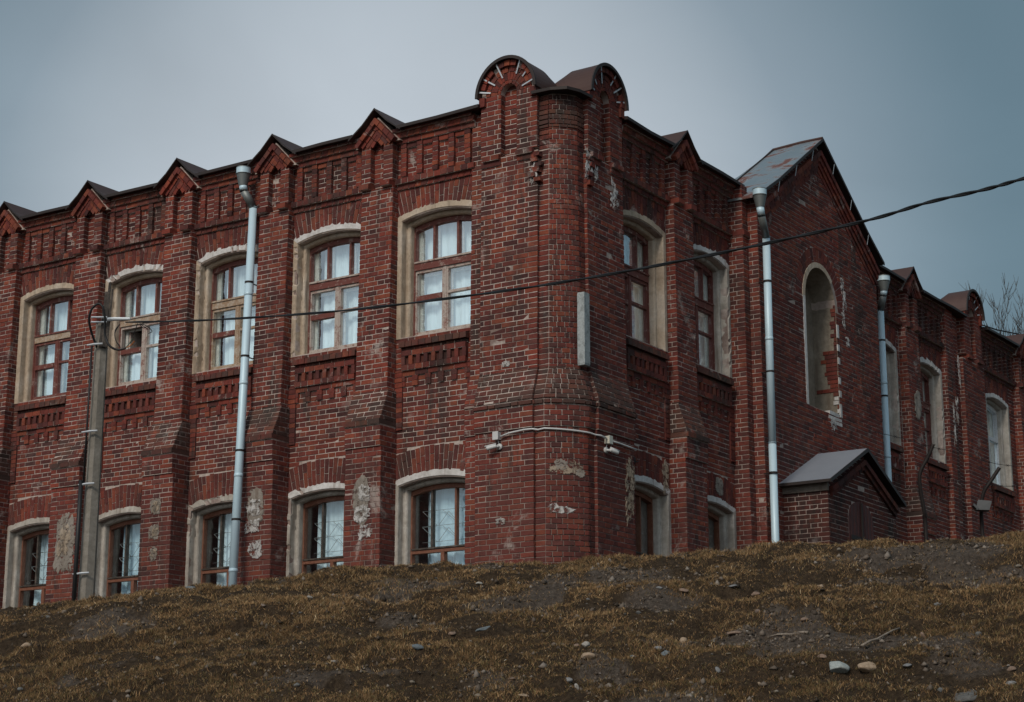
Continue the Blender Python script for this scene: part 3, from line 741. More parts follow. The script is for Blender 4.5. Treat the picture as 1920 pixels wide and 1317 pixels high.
# step beside the left pier
brickbox(cm,'L',-1.60,-1.385,0,lambda z:oz(z)-.085,2.2,10.42)
brickbox(cm,'R',1.425,1.52,0,lambda z:oz(z)-.09,2.2,10.42)
bpart(cm,'corner_pier')
def pier_head(side,s0,base=0.,hh=10.615):
    """two legs, round-headed niche and three rings of arch bricks under a tin hood"""
    mb=MB('mortar','brick'); f=fr(side); t=base+.165; rn=.145
    for d in (-1,1):
        a,b=(s0-.50,s0-rn) if d<0 else (s0+rn,s0+.50)
        brickbox(mb,side,a,b,base,t,9.66,hh,phase=.05)
        course(mb,side,a+.05 if d<0 else a,b if d<0 else b-.05,base,t+.06,9.585,9.655,.2)
        course(mb,side,a,b,base,t+.012,9.50,9.58,.25)
    brickbox(mb,side,s0-rn,s0+rn,base-.1,base+.045,9.50,10.78,left=False,right=False)
    N=28
    for i in range(N):
        a0=math.pi*i/N; a1=math.pi*(i+1)/N; q=lambda a,r,o:f(s0+r*math.cos(a),o,hh+r*math.sin(a))
        mb.hexa([q(a0,rn,t-.012),q(a0,.5,t-.012),q(a0,.5,base-.3),q(a0,rn,base-.3),q(a1,rn,t-.012),q(a1,.5,t-.012),q(a1,.5,base-.3),q(a1,rn,base-.3)],'mortar')
    for (r0,r1,nn,oo) in ((rn+.002,.197,8,.010),(.206,.322,15,.004),(.332,.408,10,.008),(.418,.502,13,.055)):
        for i in range(nn):
            a0=math.pi*(i+.06)/nn; a1=math.pi*(i+.94)/nn; o=t+oo+random.uniform(-.006,.004); am=(a0+a1)/2; q=lambda a,r,o:f(s0+r*math.cos(a),o,hh+r*math.sin(a))
            if r0>.4 and random.random()<.08: continue
            fv=[]
            for ob in (o,t-.05):
                fv+=[q(a0,r0,ob),q(a0,r1,ob),q(am,r1,ob),q(a1,r1,ob),q(a1,r0,ob),q(am,r0,ob)]
            fs=[(0,1,2,3,4,5)]+[(i_,6+i_,6+(i_+1)%6,(i_+1)%6) for i_ in range(6)]
            mb.add(fv,fs,'brick')
    # springers
    for d in (-1,1): fbox(mb,side,s0+d*.46-.055,s0+d*.46+.055,base,t+.05,hh-.15,hh-.01,'brick',.006)
    bpart(mb,'gable_head')
    # hood
    hb=MB('tin_brown','tin_dark'); ro=.535; secs=[(base+.27,ro,ro+.035),(base+.1,ro,ro+.03),(base-.25,ro,ro+.03),(base-.8,ro+.06,.20),(base-1.25,ro+.1,.02)]
    K=26; rings=[]
    for (o,rw,rh) in secs:
        for dr in (0,-.02):
            rings.append([f(s0+(rw+dr)*math.cos(math.pi*k/K),o,hh-.02+(rh+dr)*math.sin(math.pi*k/K) - (0)) for k in range(K+1)])
    vs=[p for r in rings for p in r]; w=K+1; fs=[]; 
    for i in range(len(secs)-1):
        for k in range(K):
            a=2*i*w+k; b=2*(i+1)*w+k
            fs.append((a,a+1,b+1,b)); fs.append((a+w,b+w,b+w+1,a+w+1))
    for k in range(K): fs.append((k,w+k,w+k+1,k+1))
    hb.add(vs,fs,'tin_brown')
    for k in range(K):   # dark rolled rim
        a0=math.pi*k/K;a1=math.pi*(k+1)/K; q=lambda a,r,o:f(s0+r*math.cos(a),o,hh-.02+(r+.03)*math.sin(a)); o=base+.275
        hb.hexa([q(a0,.50,o),q(a0,.548,o),q(a0,.548,o-.02),q(a0,.50,o-.02),q(a1,.50,o),q(a1,.548,o),q(a1,.548,o-.02),q(a1,.50,o-.02)],'tin_dark')
    hd=bpart(hb,'gable_hood')
    for ang in (12,38,62,112,146,170):
        a=R_(ang); sb=MB('steel_white'); r0,r1=(.30,.53); q=lambda r,o,w:f(s0+r*math.cos(a)-w*math.sin(a),o,hh+r*math.sin(a)+w*math.cos(a)); ww=.011; r0+=random.uniform(-.06,.06)
        sb.hexa([q(r0,t+.02,-ww),q(r1,t+.068,-ww),q(r1,t+.062,-ww),q(r0,t+.014,-ww),q(r0,t+.02,ww),q(r1,t+.068,ww),q(r1,t+.062,ww),q(r0,t+.014,ww)],'steel_white')
        bpart(sb,'tie_strip',hd)
pier_head('L',-.87); pier_head('R',.90)
ce=MB('tin_dark','dark')
tp=[(-.42,.2),(-.42,-.24),(-.1,-.22),(.13,-.12),(.22,.1),(.24,.42),(-.2,.42)]
nt=len(tp); ce.add([(x,y,10.475) for x,y in tp]+[(x*1.02,y*1.02,10.52) for x,y in tp],[tuple(range(nt))[::-1],tuple(range(nt,2*nt))]+[(i,(i+1)%nt,nt+(i+1)%nt,nt+i) for i in range(nt)],'tin_dark')
bpart(ce,'corner_flashing')
# ------------------------------------------------------------------ side front
RB=[2.25,4.43]
wr=MB('mortar','brick')
for sc in RB: bay_wall(wr,'R',sc,.76,'GU')
fbox(wr,'R',.2,1.49,-.5,-.05,2.2,10.46,'mortar'); fbox(wr,'R',3.01,3.67,-.5,0,2.2,10.46,'mortar'); fbox(wr,'R',5.19,5.4,-.5,0,2.2,10.46,'mortar')
FB=[(11.60,.86),(13.98,.78)]
for sc,hw in FB: bay_wall(wr,'R',sc,hw,'U')
bay_wall(wr,'R',18.0,1.12,'U'); 
fbox(wr,'R',10.5,10.74,-.5,0,2.2,10.46,'mortar'); fbox(wr,'R',12.46,13.2,-.5,0,2.2,10.46,'mortar'); fbox(wr,'R',14.76,16.88,-.5,0,2.2,10.46,'mortar'); fbox(wr,'R',19.12,27,-.5,0,2.2,10.46,'mortar')
sheet(wr,lambda u,z:(0,u,z),2.2,10.45,lambda z:[(19.8,27)]); 
fbox(wr,'R',26.7,27,-8.7,-.5,2.2,10.46,'mortar'); fbox(wr,'R',8.8,27,-9,-8.7,2.2,10.46,'mortar')
bpart(wr,'side_wall')
f2=MB('room')
for z in (2.3,5.95,9.9): fbox(f2,'R',.5,26.7,-8.7,-.5,z,z+.18,'room')
fbox(f2,'R',.6,26.7,-4.1,-4.0,2.5,9.9,'room')
for s in (3.34,5.4,10.5,12.83,15.8,19.5): fbox(f2,'R',s-.06,s+.06,-4,-.5,2.5,9.9,'room')
bpart(f2,'inner_floor')
pilaster('R',3.34,.62,lo=.30,ub=.17); pilaster('R',12.83,.66,lo=.30); pilaster('R',19.45,.66,lo=.30)
# stepped pilaster against the gable
sp=MB('mortar','brick','soot')
brickbox(sp,'R',5.20,5.40,0,.27,2.2,10.46,right=False); 
course(sp,'R',5.18,5.42,0,.31,9.57,9.65,.2)
bpart(sp,'stepped_pilaster')
for sc,hw in ((2.25,.755),(4.43,.755)):
    frieze('R',sc,hw); apron('R',sc,.75); voussoirs('R',sc,Arc(**ARC_U),9.50,True); voussoirs('R',sc,Arc(**ARC_G),0,False,20)
surround('R',2.25,Arc(**ARC_U),7.12,'plaster',rough=.7,cap='plaster'); surround('R',4.43,Arc(**ARC_U),7.12,'plaster_grey',rough=2.2)
for sc in RB: surround('R',sc,Arc(**ARC_G),3.0,'plaster_grey',rough=.7)
for sc in RB: window_upper('R',sc,sm='frame_red'); window_lower('R',sc,dark=True)
for a,b in ((1.41,2.91),(3.77,5.35),(10.55,12.40),(13.26,15.75),(17.0,19.02),(19.88,27)): eave('R',a,b)
for sc,hw in FB+[(18.0,1.12)]:
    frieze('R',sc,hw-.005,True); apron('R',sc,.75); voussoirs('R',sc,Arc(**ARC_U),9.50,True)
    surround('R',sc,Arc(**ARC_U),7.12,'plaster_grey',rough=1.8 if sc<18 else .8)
    if hw>.8:
        for d in (-1,1):
            ex=MB('mortar','brick'); a,b=sorted((sc+d*.75,sc+d*hw)); sheet(ex,lambda u,z:(0,u,z),7.1,9.5,lambda z:[(a,b)]); bpart(ex,'bay_cheek')
window_upper('R',11.60,sm='frame_red'); window_upper('R',13.98,sm='frame_red'); window_upper('R',18.0,fm='plastic',sm='plastic',plastic=True,lab='white plastic window at the far end')
# far pier with its own rounded head
fp=MB('mortar','brick','soot')
brickbox(fp,'R',14.76,15.20,0,.12,2.2,10.46); brickbox(fp,'R',15.30,15.62,0,.05,2.2,10.46); brickbox(fp,'R',15.62,16.86,0,.16,2.2,9.55)
bpart(fp,'far_pier')
pier_head('R',16.28)
# ------------------------------------------------------------------ gable
GO=.45; g0,g1=5.40,10.40; gc=7.91; zA=11.93; zE=10.22
gl=MB('mortar','brick')
slope=(zA-zE)/(gc-g0)
def gtop(s): return zA-abs(s-gc)*slope
NC,NH,NZ,NB=7.83,.66,8.93,6.98   # niche
def niche(z): 
    if z<NB: return 0
    if z<NZ: return NH
    d=z-NZ; return math.sqrt(max(NH*NH-d*d,0))
# core with the niche left open
def gcore(s0,s1,zb0,zb1,z0,z1):
    gl.hexa([(GO,s0,zb0),(GO,s1,zb1),(-.5,s1,zb1),(-.5,s0,zb0),(GO,s0,z0),(GO,s1,z1),(-.5,s1,z1),(-.5,s0,z0)],'mortar')
gcore(g0,NC-NH,2.2,2.2,gtop(g0),gtop(NC-NH)); gcore(NC+NH,g1,2.2,2.2,gtop(NC+NH),gtop(g1)); gcore(NC-NH,NC+NH,2.2,2.2,NB,NB)
K=20
for i in range(K):
    a=NC-NH+2*NH*i/K; b=NC-NH+2*NH*(i+1)/K
    za=NZ+math.sqrt(max(NH*NH-(a-NC)**2,0)); zb=NZ+math.sqrt(max(NH*NH-(b-NC)**2,0))
    if a<gc<b: gcore(a,gc,za,(za+zb)/2,gtop(a),zA); gcore(gc,b,(za+zb)/2,zb,zA,gtop(b))
    else: gcore(a,b,za,zb,gtop(a),gtop(b))
RV=1.02
def giv(z):
    e=(zA-z)/slope; a=max(g0,gc-e)-(0); b=min(g1,gc+e)
    if b-a<.1: return []
    w=0
    if NB-.02<z<NZ: w=NH
    elif z>=NZ:
        d=z-NZ; w=math.sqrt(max(RV*RV-d*d,0)) if d<RV else 0
    return [(a,NC-w),(NC+w,b)] if w>0 else [(a,b)]
sheet(gl,lambda u,z:(GO,u,z),2.2,zA-.05,giv)
side_sheet(gl,'R',g0,0.,lambda z:GO,2.2,10.3,'brick',-1)
# moulded raking bands under the roof
for d in (-1,1):
    e=lambda x,dz:(gc+d*x,gtop(gc+x)+dz)
    L=2.50
    rake(gl,'R',e(L,-.10),e(.004,-.10),.085,GO-.02,GO+.10,.25,flip=1 if d>0 else -1)
    rake(gl,'R',e(L,-.20),e(.004,-.20),.085,GO-.02,GO+.07,.125,flip=1 if d>0 else -1)
    rake(gl,'R',e(L,-.30),e(.004,-.30),.078,GO-.02,GO+.04,.25,flip=1 if d>0 else -1)
    rake(gl,'R',e(L-.1,-.40),e(.004,-.40),.078,GO-.02,GO+.018,.25,flip=1 if d>0 else -1)
# ring of red bricks round the niche head
nv=24
for i in range(nv):
    a0=math.pi*(i+.06)/nv; a1=math.pi*(i+.94)/nv; sp_=.86 if i%2 else .78
    for r0,r1 in ((NH+.09,sp_-.005),(sp_+.005,RV-.01)):
        q=lambda a,r,o:(o,NC+r*math.cos(a),NZ+r*math.sin(a)); o=GO+.006+random.uniform(-.003,.003)
        gl.add([q(a0,r0,o),q(a0,r1,o),q(a1,r1,o),q(a1,r0,o)]+[q(a0,r0,GO-.01),q(a0,r1,GO-.01),q(a1,r1,GO-.01),q(a1,r0,GO-.01)],[(0,1,2,3),(0,4,5,1),(1,5,6,2),(2,6,7,3),(3,7,4,0)],'arch')
bpart(gl,'gable_wall')
# niche lining
nl=MB('plaster_shade','white','brick','mortar')
ND=GO-.46
def npath(r):
    p=[(NC-r,NB+(NZ-NB)*i/16) for i in range(16)]+[(NC-r*math.cos(math.pi*i/20),NZ+r*math.sin(math.pi*i/20)) for i in range(21)]+[(NC+r,NZ-(NZ-NB)*(i+1)/16) for i in range(16)]
    return p
pa=npath(NH-.012); rw=[]
for dd in range(7):
    o=GO+.002+(ND-GO)*dd/6
    rw.append([(o,s+.012*(float(fbm(np.array(i*.5),np.array(dd*1.7),3,3))-.5),z) for i,(s,z) in enumerate(pa)])
w=len(pa); nl.add([p for r in rw for p in r],[(k*w+i,k*w+i+1,(k+1)*w+i+1,(k+1)*w+i) for k in range(6) for i in range(w-1)],'plaster_shade')
bk=[(ND,s,z) for s,z in npath(NH)]; nl.add(bk,[tuple(range(len(bk)))],'plaster_shade')
nl.add([(GO,NC-NH,NB),(GO,NC+NH,NB),(ND,NC+NH,NB+.1),(ND,NC-NH,NB+.1)],[(0,1,2,3)],'plaster_shade')
# light plaster rim on the wall face, broken away on the right
for i in range(len(pa)-1):
    s,z=pa[i]; 
    if i>=31+6 and random.random()<.62: continue
    if i>=31 and i<37: continue
    (s0,z0),(s1,z1)=npath(NH-.01)[i],npath(NH-.01)[i+1]; wd=.085 if i>=16 and i<31 else .075
    (t0,y0),(t1,y1)=npath(NH+wd)[i],npath(NH+wd)[i+1]; q=lambda:random.uniform(-.008,.008)
    nl.hexa([(GO-.01,s0,z0),(GO-.01,s1,z1),(GO-.01,t1+q(),y1),(GO-.01,t0,y0),(GO+.016,s0,z0),(GO+.016,s1,z1),(GO+.014,t1,y1),(GO+.014,t0,y0)],'white' if not 16<=i<31 else 'plaster')
# bare bricks where the lining has fallen: right jamb and back
zz=7.06
while zz<9.0:
    ox=np.interp(zz,[7.0,7.38,7.40,7.50,7.52,7.95,8.0,8.15,8.2,8.6,8.9,9.0],[.05,.07,.42,.40,.18,.24,.30,.26,.10,.07,.09,.03]); l=GO-ox+random.uniform(-.05,.05)
    while l<GO-.03:
        r=min(GO,l+random.choice((.12,.25)))
        nl.hexa([(l+.005,NC+NH-.028,zz),(r-.003,NC+NH-.028,zz),(r-.003,NC+NH,zz),(l+.005,NC+NH,zz),(l+.005,NC+NH-.026,zz+.066),(r-.003,NC+NH-.026,zz+.066),(r-.003,NC+NH,zz+.066),(l+.005,NC+NH,zz+.066)],'white' if zz<7.4 and random.random()<.5 else 'brick'); l=r
    zz+=CH
for z in np.arange(7.1,8.25,CH):
    if random.random()<.6: fbox(nl,'R',NC-NH+.02+random.uniform(0,.05),NC-NH+.2+random.uniform(0,.12),ND,ND+.012,z,z+.066,'brick',.004)
for k in range(3): fbox(nl,'R',NC+.12+random.uniform(0,.1),NC+NH+.06,ND+.3,GO+.008,NB-.02-k*.078,NB+.045-k*.078,'white',.006)
bpart(nl,'wall_niche')
# gable roof: rusty tin, bell-cast to the left
gr=MB('tin_rust','tin_dark','tin_brown')
def gprof(d,dz=0.):
    k=1-dz/1.75   # the roof sinks towards the back
    H=lambda x,ex:10.36+(zA+.10+ex-x*slope-10.36)*k
    e=2.75 if d<0 else 2.60
    return [(0,H(0,0)),(d*.9,H(.9,0)),(d*1.9,H(1.9,-.01)),(d*e,H(e,.05))]
secs=[(GO+.14,0),(GO-.28,0.),(GO-.85,.03),(GO-1.4,.42),(GO-1.95,.85),(GO-2.6,1.35),(GO-3.3,1.70)]
for d in (-1,1):
    for j in range(len(secs)-1):
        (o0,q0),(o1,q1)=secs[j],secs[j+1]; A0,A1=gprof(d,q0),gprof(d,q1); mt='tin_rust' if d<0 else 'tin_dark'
        for k in range(3):
            top=[(o0,gc+A0[k][0],A0[k][1]),(o0,gc+A0[k+1][0],A0[k+1][1]),(o1,gc+A1[k+1][0],A1[k+1][1]),(o1,gc+A1[k][0],A1[k][1])]
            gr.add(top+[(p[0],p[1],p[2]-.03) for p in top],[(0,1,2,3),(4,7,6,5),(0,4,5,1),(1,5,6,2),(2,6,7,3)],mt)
            if j in (1,3): gr.hexa([(o1-.010,gc+A1[k][0],A1[k][1]),(o1-.010,gc+A1[k+1][0],A1[k+1][1]),(o1+.010,gc+A1[k+1][0],A1[k+1][1]),(o1+.010,gc+A1[k][0],A1[k][1]),(o1-.008,gc+A1[k][0],A1[k][1]+.03),(o1-.008,gc+A1[k+1][0],A1[k+1][1]+.03),(o1+.008,gc+A1[k+1][0],A1[k+1][1]+.03),(o1+.008,gc+A1[k][0],A1[k][1]+.03)],'tin_dark')
    A0=gprof(d,0)
    for k in range(3):
        (a0,z0),(a1,z1)=A0[k],A0[k+1]
        gr.hexa([(GO+.155,gc+a0,z0-.045),(GO+.155,gc+a1,z1-.045),(GO+.14,gc+a1,z1-.045),(GO+.14,gc+a0,z0-.045),(GO+.155,gc+a0,z0+.012),(GO+.155,gc+a1,z1+.012),(GO+.14,gc+a1,z1+.012),(GO+.14,gc+a0,z0+.012)],'tin_dark')
gr.tube([(o,gc,gprof(1,q)[0][1]+.012) for o,q in secs],.03,'tin_brown',6)
gbr=bpart(gr,'gable_roof')
for d,n_ in ((1,3),(-1,3)):
    for k in range(n_):
        x=.45+k*.72; sb=MB('steel_white'); s=gc+d*x; z=gtop(gc+x)
        sb.hexa([(GO+.112,s-.009,z-.14),(GO+.112,s+.009,z-.14),(GO+.116,s+.009,z-.14),(GO+.116,s-.009,z-.14),(GO+.15,s-.009,z+.05),(GO+.15,s+.009,z+.05),(GO+.154,s+.009,z+.05),(GO+.154,s-.009,z+.05)],'steel_white'); bpart(sb,'tie_strip',gbr)
# main roofs, low pitched tin behind the parapets
rf=MB('tin_brown')
def roofq(p): rf.add(p+[(x,y,z-.05) for x,y,z in p],[(0,1,2,3),(4,7,6,5),(0,4,5,1),(1,5,6,2),(2,6,7,3),(3,7,4,0)],'tin_brown')
roofq([(-15.2,.0,10.56),(-.3,.3,10.56),(-4.5,4.5,11.35),(-15.2,4.5,11.35)]); roofq([(-15.2,4.52,11.35),(-4.5,4.52,11.35),(-8.9,8.9,10.5),(-15.2,8.9,10.5)])
roofq([(0,.3,10.555),(0,27,10.555),(-4.5,27,11.34),(-4.5,4.5,11.34)]); roofq([(-4.52,4.5,11.34),(-4.52,27,11.34),(-8.9,27,10.5),(-8.9,8.9,10.5)])
bpart(rf,'roof')
# ------------------------------------------------------------------ brick porch at the foot of the gable
PO=1.25; p0,p1=6.06,8.88; pc=7.47; pz=5.40; pa_=6.07; ps=(pa_-pz)/(pc-p0)
pm=MB('mortar','dark','brick')
pt=lambda s:pa_-abs(s-pc)*ps
for a,b in ((p0,pc),(pc,p1)):
    pm.hexa([(PO,a,2.2),(PO,b,2.2),(GO-.1,b,2.2),(GO-.1,a,2.2),(PO,a,pt(a)),(PO,b,pt(b)),(GO-.1,b,pt(b)),(GO-.1,a,pt(a))],'mortar')
def piv(z):
    e=(pa_-z)/ps; a=max(p0,pc-e); b=min(p1,pc+e)
    if z<5.22:
        w=.52 if z<4.93 else .52*math.sqrt(max(0,1-((z-4.93)/.31)**2))
        return [(a-.005,7.34-w),(7.34+w,b)]
    return [(a-.005 if a==p0 else a,b)] if b-a>.1 else []
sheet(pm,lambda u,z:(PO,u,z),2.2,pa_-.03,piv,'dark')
side_sheet(pm,'R',p0,GO,lambda z:PO,2.2,5.36,'dark',-1)
for d in (-1,1):
    e=lambda x,dz:(pc+d*x,pt(pc+x)+dz)
    rake(pm,'R',e(1.40,-.10),e(.004,-.10),.085,PO-.02,PO+.09,.25,'dark',flip=1 if d>0 else -1); rake(pm,'R',e(1.36,-.19),e(.004,-.19),.08,PO-.02,PO+.05,.125,'dark',flip=1 if d>0 else -1)
por=bpart(pm,'porch')
course_m=MB('render'); fbox(course_m,'R',6.02,6.06,GO,PO+.02,5.25,5.40,'render',.004); 
bpart(course_m,'plaster_band',por)
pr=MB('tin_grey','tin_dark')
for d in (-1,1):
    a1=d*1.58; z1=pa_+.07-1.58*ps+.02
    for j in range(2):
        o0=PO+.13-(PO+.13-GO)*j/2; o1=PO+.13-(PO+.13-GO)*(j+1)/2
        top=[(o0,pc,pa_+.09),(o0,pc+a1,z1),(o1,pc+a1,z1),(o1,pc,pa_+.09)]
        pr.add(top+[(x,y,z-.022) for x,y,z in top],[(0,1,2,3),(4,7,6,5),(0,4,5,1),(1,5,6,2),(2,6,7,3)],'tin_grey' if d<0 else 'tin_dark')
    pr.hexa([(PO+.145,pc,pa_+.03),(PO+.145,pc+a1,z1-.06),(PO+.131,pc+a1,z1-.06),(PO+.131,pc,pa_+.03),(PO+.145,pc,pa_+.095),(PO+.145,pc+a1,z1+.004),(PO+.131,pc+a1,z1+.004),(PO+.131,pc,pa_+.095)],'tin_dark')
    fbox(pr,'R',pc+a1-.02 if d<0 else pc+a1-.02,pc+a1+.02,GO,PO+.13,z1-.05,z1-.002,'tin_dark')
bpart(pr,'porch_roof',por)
dr=MB('door','black_iron')
K=14; dc=7.34; dw=.50
def dz(x): return 4.92+.30*math.sqrt(max(0,1-(x/dw)**2))
for i in range(K):
    a=-dw+2*dw*i/K; b=-dw+2*dw*(i+1)/K; o=PO+.012+(.006 if i%2 else 0)
    dr.hexa([(o,dc+a+.003,2.4),(o,dc+b-.003,2.4),(PO-.03,dc+b,2.4),(PO-.03,dc+a,2.4),(o,dc+a+.003,dz(a)),(o,dc+b-.003,dz(b)),(PO-.03,dc+b,dz(b)),(PO-.03,dc+a,dz(a))],'door')
fbox(dr,'R',dc-.012,dc+.012,PO+.018,PO+.045,2.4,5.2,'black_iron'); fbox(dr,'R',dc-.45,dc-.03,PO+.018,PO+.032,4.55,4.62,'black_iron'); fbox(dr,'R',dc+.03,dc+.45,PO+.018,PO+.032,4.55,4.62,'black_iron')
bpart(dr,'porch_door',por)
# ------------------------------------------------------------------ render patches on the pilaster feet
def patch(side,sc,zc,w,h,o,mat,seed,name='render_patch',th=.012,rag=.25):
    mb=MB(mat); f=fr(side); N=96; ring=[]
    for i in range(N):
        a=2*math.pi*i/N; c,s_=math.cos(a),math.sin(a); m=1/max(abs(c),abs(s_))**.5
        lo_=float(fbm(np.array(c*1.3+seed*3.7),np.array(s_*1.3*h/w+seed),3,seed))-.5; hi=float(fbm(np.array(c*6+seed),np.array(s_*6*h/w+seed*1.7),3,seed+5))-.5
        r=m*(.92+rag*(1.5*lo_+.75*hi)); ring.append((c*r*w/2,s_*r*h/2))
    vs=[]; 
    for k,(q,oo) in enumerate(((1,0),(.97,th*.7),(.82,th),(.5,th*1.1),(.2,th*.9))):
        for i,(x,z) in enumerate(ring): vs.append(f(sc+x*q,o+oo+.004*(random.random()-.5)*(k>1),zc+z*q))
    fs=[(k*N+i,k*N+(i+1)%N,(k+1)*N+(i+1)%N,(k+1)*N+i) for k in range(4) for i in range(N)]+[tuple(4*N+i for i in range(N))]
    mb.add(vs,fs,mat); bpart(mb,name)
lo=.392
patch('L',-3.36,4.62,.33,.75,lo,'render_flaky',1); patch('L',-3.30,4.72,.26,.28,lo+.012,'lime_flaky',2,'lime_patch',rag=.6); patch('L',-3.33,4.44,.30,.26,lo+.012,'lime_flaky',3,'lime_patch',rag=.7); patch('L',-3.26,4.14,.25,.24,lo+.004,'lime_flaky',4,'lime_patch',rag=.6)
patch('L',-5.44,4.72,.36,.62,lo,'render_flaky',5); patch('L',-5.44,4.70,.27,.26,lo+.012,'lime_flaky',6,'lime_patch',rag=.6); patch('L',-5.46,4.42,.30,.24,lo+.008,'lime_flaky',7,'lime_patch',rag=.7); patch('L',-5.41,4.04,.29,.27,lo+.004,'lime_flaky',8,'lime_patch',rag=.6)
for i,(z,w,h) in enumerate(((4.90,.24,.30),(4.48,.24,.26),(4.14,.22,.24))): patch('L',-7.56,z,w,h,lo,'render_flaky',11+i,rag=.5); patch('L',-7.54,z,w*.7,h*.6,lo+.012,'plaster_flaky',15+i,'lime_patch',rag=.6)
patch('L',-9.60,4.42,.48,1.02,lo,'render_flaky',19,rag=.4); patch('L',-9.6,4.5,.26,.62,lo+.012,'plaster_flaky',20,'lime_patch',rag=.8)
patch('R',1.28,4.66,.30,.85,.293,'plaster_flaky',21,rag=.7); patch('R',2.86,5.12,.22,.5,.008,'plaster_flaky',22,rag=.6)
patch('R',4.62,5.22,.28,.33,.014,'render_flaky',23,rag=.3); patch('R',5.62,4.95,.3,.4,GO+.005,'plaster_flaky',24,rag=.8); patch('R',5.68,4.15,.26,.5,GO+.005,'plaster_flaky',25,rag=.7); patch('R',12.85,8.0,.34,.62,.2,'render_flaky',26,rag=.35)
patch('L',-.90,6.42,.13,.09,.186,'lime_flaky',31,'lime_patch',rag=.5); patch('L',-.93,4.12,.18,.10,.293,'lime_flaky',32,'lime_patch',rag=.7)

for k,(sd,s,z,w_,h_,o) in enumerate((('R',.42,9.45,.16,.34,.172),('R',1.13,9.16,.16,.42,.175),('R',.62,9.36,.08,.26,.170),('L',-.43,9.28,.10,.4,.175),('R',8.80,9.55,.12,.22,GO+.008),('R',8.86,9.22,.16,.3,GO+.008),('R',8.80,8.86,.11,.25,GO+.008),('R',8.95,8.45,.14,.16,GO+.008),('R',8.2,6.80,.3,.22,GO+.008),('R',15.45,9.2,.1,.5,.13),('R',15.2,8.3,.1,.5,.13),('R',15.0,8.0,.09,.7,.13))): patch(sd,s,z,w_*1.25,h_*1.2,o,'lime_flaky',50+k,'lime_smear',.006,1.0)
# ------------------------------------------------------------------ ground
CRX=np.array([-60,-14,-7.5,-5.572,-4.533,-3.028,-1.749,-.467,.525,1.402,2.866,3.745,4.332,4.919,5.623,7.5,14,60.])
CRZ=np.array([1.6,1.75,2.10,2.273,2.389,2.551,2.674,2.756,2.797,2.838,2.943,3.002,3.026,3.067,3.09,3.15,3.2,3.2])-.055
def ground(x,y):
    x=np.asarray(x,float); y=np.asarray(y,float)
    c=np.interp(x,CRX,CRZ); d=21.0+.25*(fbm(x*.35,x*0+2.,3,3)-.5)-y
    m=.40
    z=c-np.where(d>0,m*(np.sqrt(d*d+.12)-math.sqrt(.12)),.012*np.abs(d)*0)
    low=-1.6; z=np.where(z<low+.8,low+.8*np.exp((np.minimum(z,low+.8)-low-.8)/.8),z)
    amp=np.clip((y-9)/4,0,1)*np.clip((23.5-y)/2,0.15,1)
    near=np.exp(-np.clip(np.abs(x)-14,0,99)/6.)
    n=(fbm(x*1.1,y*1.5,3,21)-.5)*.20+(fbm(x*4.2,y*5.,3,31)-.5)*.11+(fbm(x*11,y*13,3,41)-.5)*.055-.07*np.clip((fbm(x*2.6+11,y*3.4,3,45)-.62)/.06,0,1)
    # little slumped terraces
    t=fbm(x*.9+3,y*2.6,3,51); n=n-.10*np.clip((t-.56)/.1,0,1)*np.clip((.78-t)/.1,0,1)
    return z+n*amp*near
def hit(u,v):
    r=ray(u,v); t=11+np.arange(650)*.02; X=r[0]/r[1]*t; Z=r[2]/r[1]*t
    k=np.nonzero(ground(X,t)>Z)[0]; y=t[k[0]] if len(k) else 21.
    p=r*y/r[1]; p[2]=float(ground(p[0],p[1])); return p
def spaced(lo,hi,a,b,fine,far):
    core=list(np.arange(a,b+1e-6,fine)); l=[];x=a;s=fine
    while x>lo: s*=1.35; x-=s; l.append(max(x,lo))
    r=[];x=core[-1];s=fine
    while x<hi: s*=1.35; x+=s; r.append(min(x,hi))
    return np.array(l[::-1]+core+r)
gx=spaced(-700,700,-7.2,7.6,.05,0); gy=spaced(-500,1500,15.2,22.2,.04,0)
XX,YY=np.meshgrid(gx,gy); ZZ=ground(XX,YY)
def bare(x,y):
    """where the turf is worn away: 0 turf, 1 bare dusty earth"""
    b=fbm(x*.8+7,y*1.1,4,61)
    v=.8*np.clip((b-.585)/.08,0,1)
    for (cx,cy,rx,ry,w) in BARE: 
        q=((x-cx)/rx)**2+((y-cy)/ry)**2; v=np.maximum(v,w*np.clip(1.4-q,0,1))
    return v
BARE=[]
for (u,v,du,rr,w) in ((1720,1045,190,.5,.9),(1180,1085,90,.45,.9),(1240,1120,80,.35,.8),(210,1165,90,.45,.8),(1040,1095,50,.3,.8),(760,1160,60,.3,.7),(1820,1260,90,.4,.6),(560,1270,90,.3,.5),(1130,1250,60,.35,.6),(930,1280,60,.3,.5)):
    p=hit(u,v); BARE.append((p[0],p[1],du/F*p[1],rr,w))
nx,ny=len(gx),len(gy)
me=bpy.data.meshes.new('ground'); idx=np.arange(nx*ny).reshape(ny,nx)
quads=np.stack([idx[:-1,:-1],idx[:-1,1:],idx[1:,1:],idx[1:,:-1]],-1).reshape(-1,4)
me.vertices.add(nx*ny); me.vertices.foreach_set('co',np.stack([XX,YY,ZZ],-1).reshape(-1).astype(np.float32))
me.loops.add(quads.size); me.loops.foreach_set('vertex_index',quads.reshape(-1).astype(np.int32))
me.polygons.add(len(quads)); me.polygons.foreach_set('loop_start',np.arange(0,quads.size,4,dtype=np.int32)); me.polygons.foreach_set('loop_total',np.full(len(quads),4,dtype=np.int32))
me.polygons.foreach_set('use_smooth',np.ones(len(quads),dtype=bool))
me.update(calc_edges=True)
at=me.attributes.new('dust','FLOAT','POINT'); at.data.foreach_set('value',bare(XX,YY).reshape(-1).astype(np.float32))
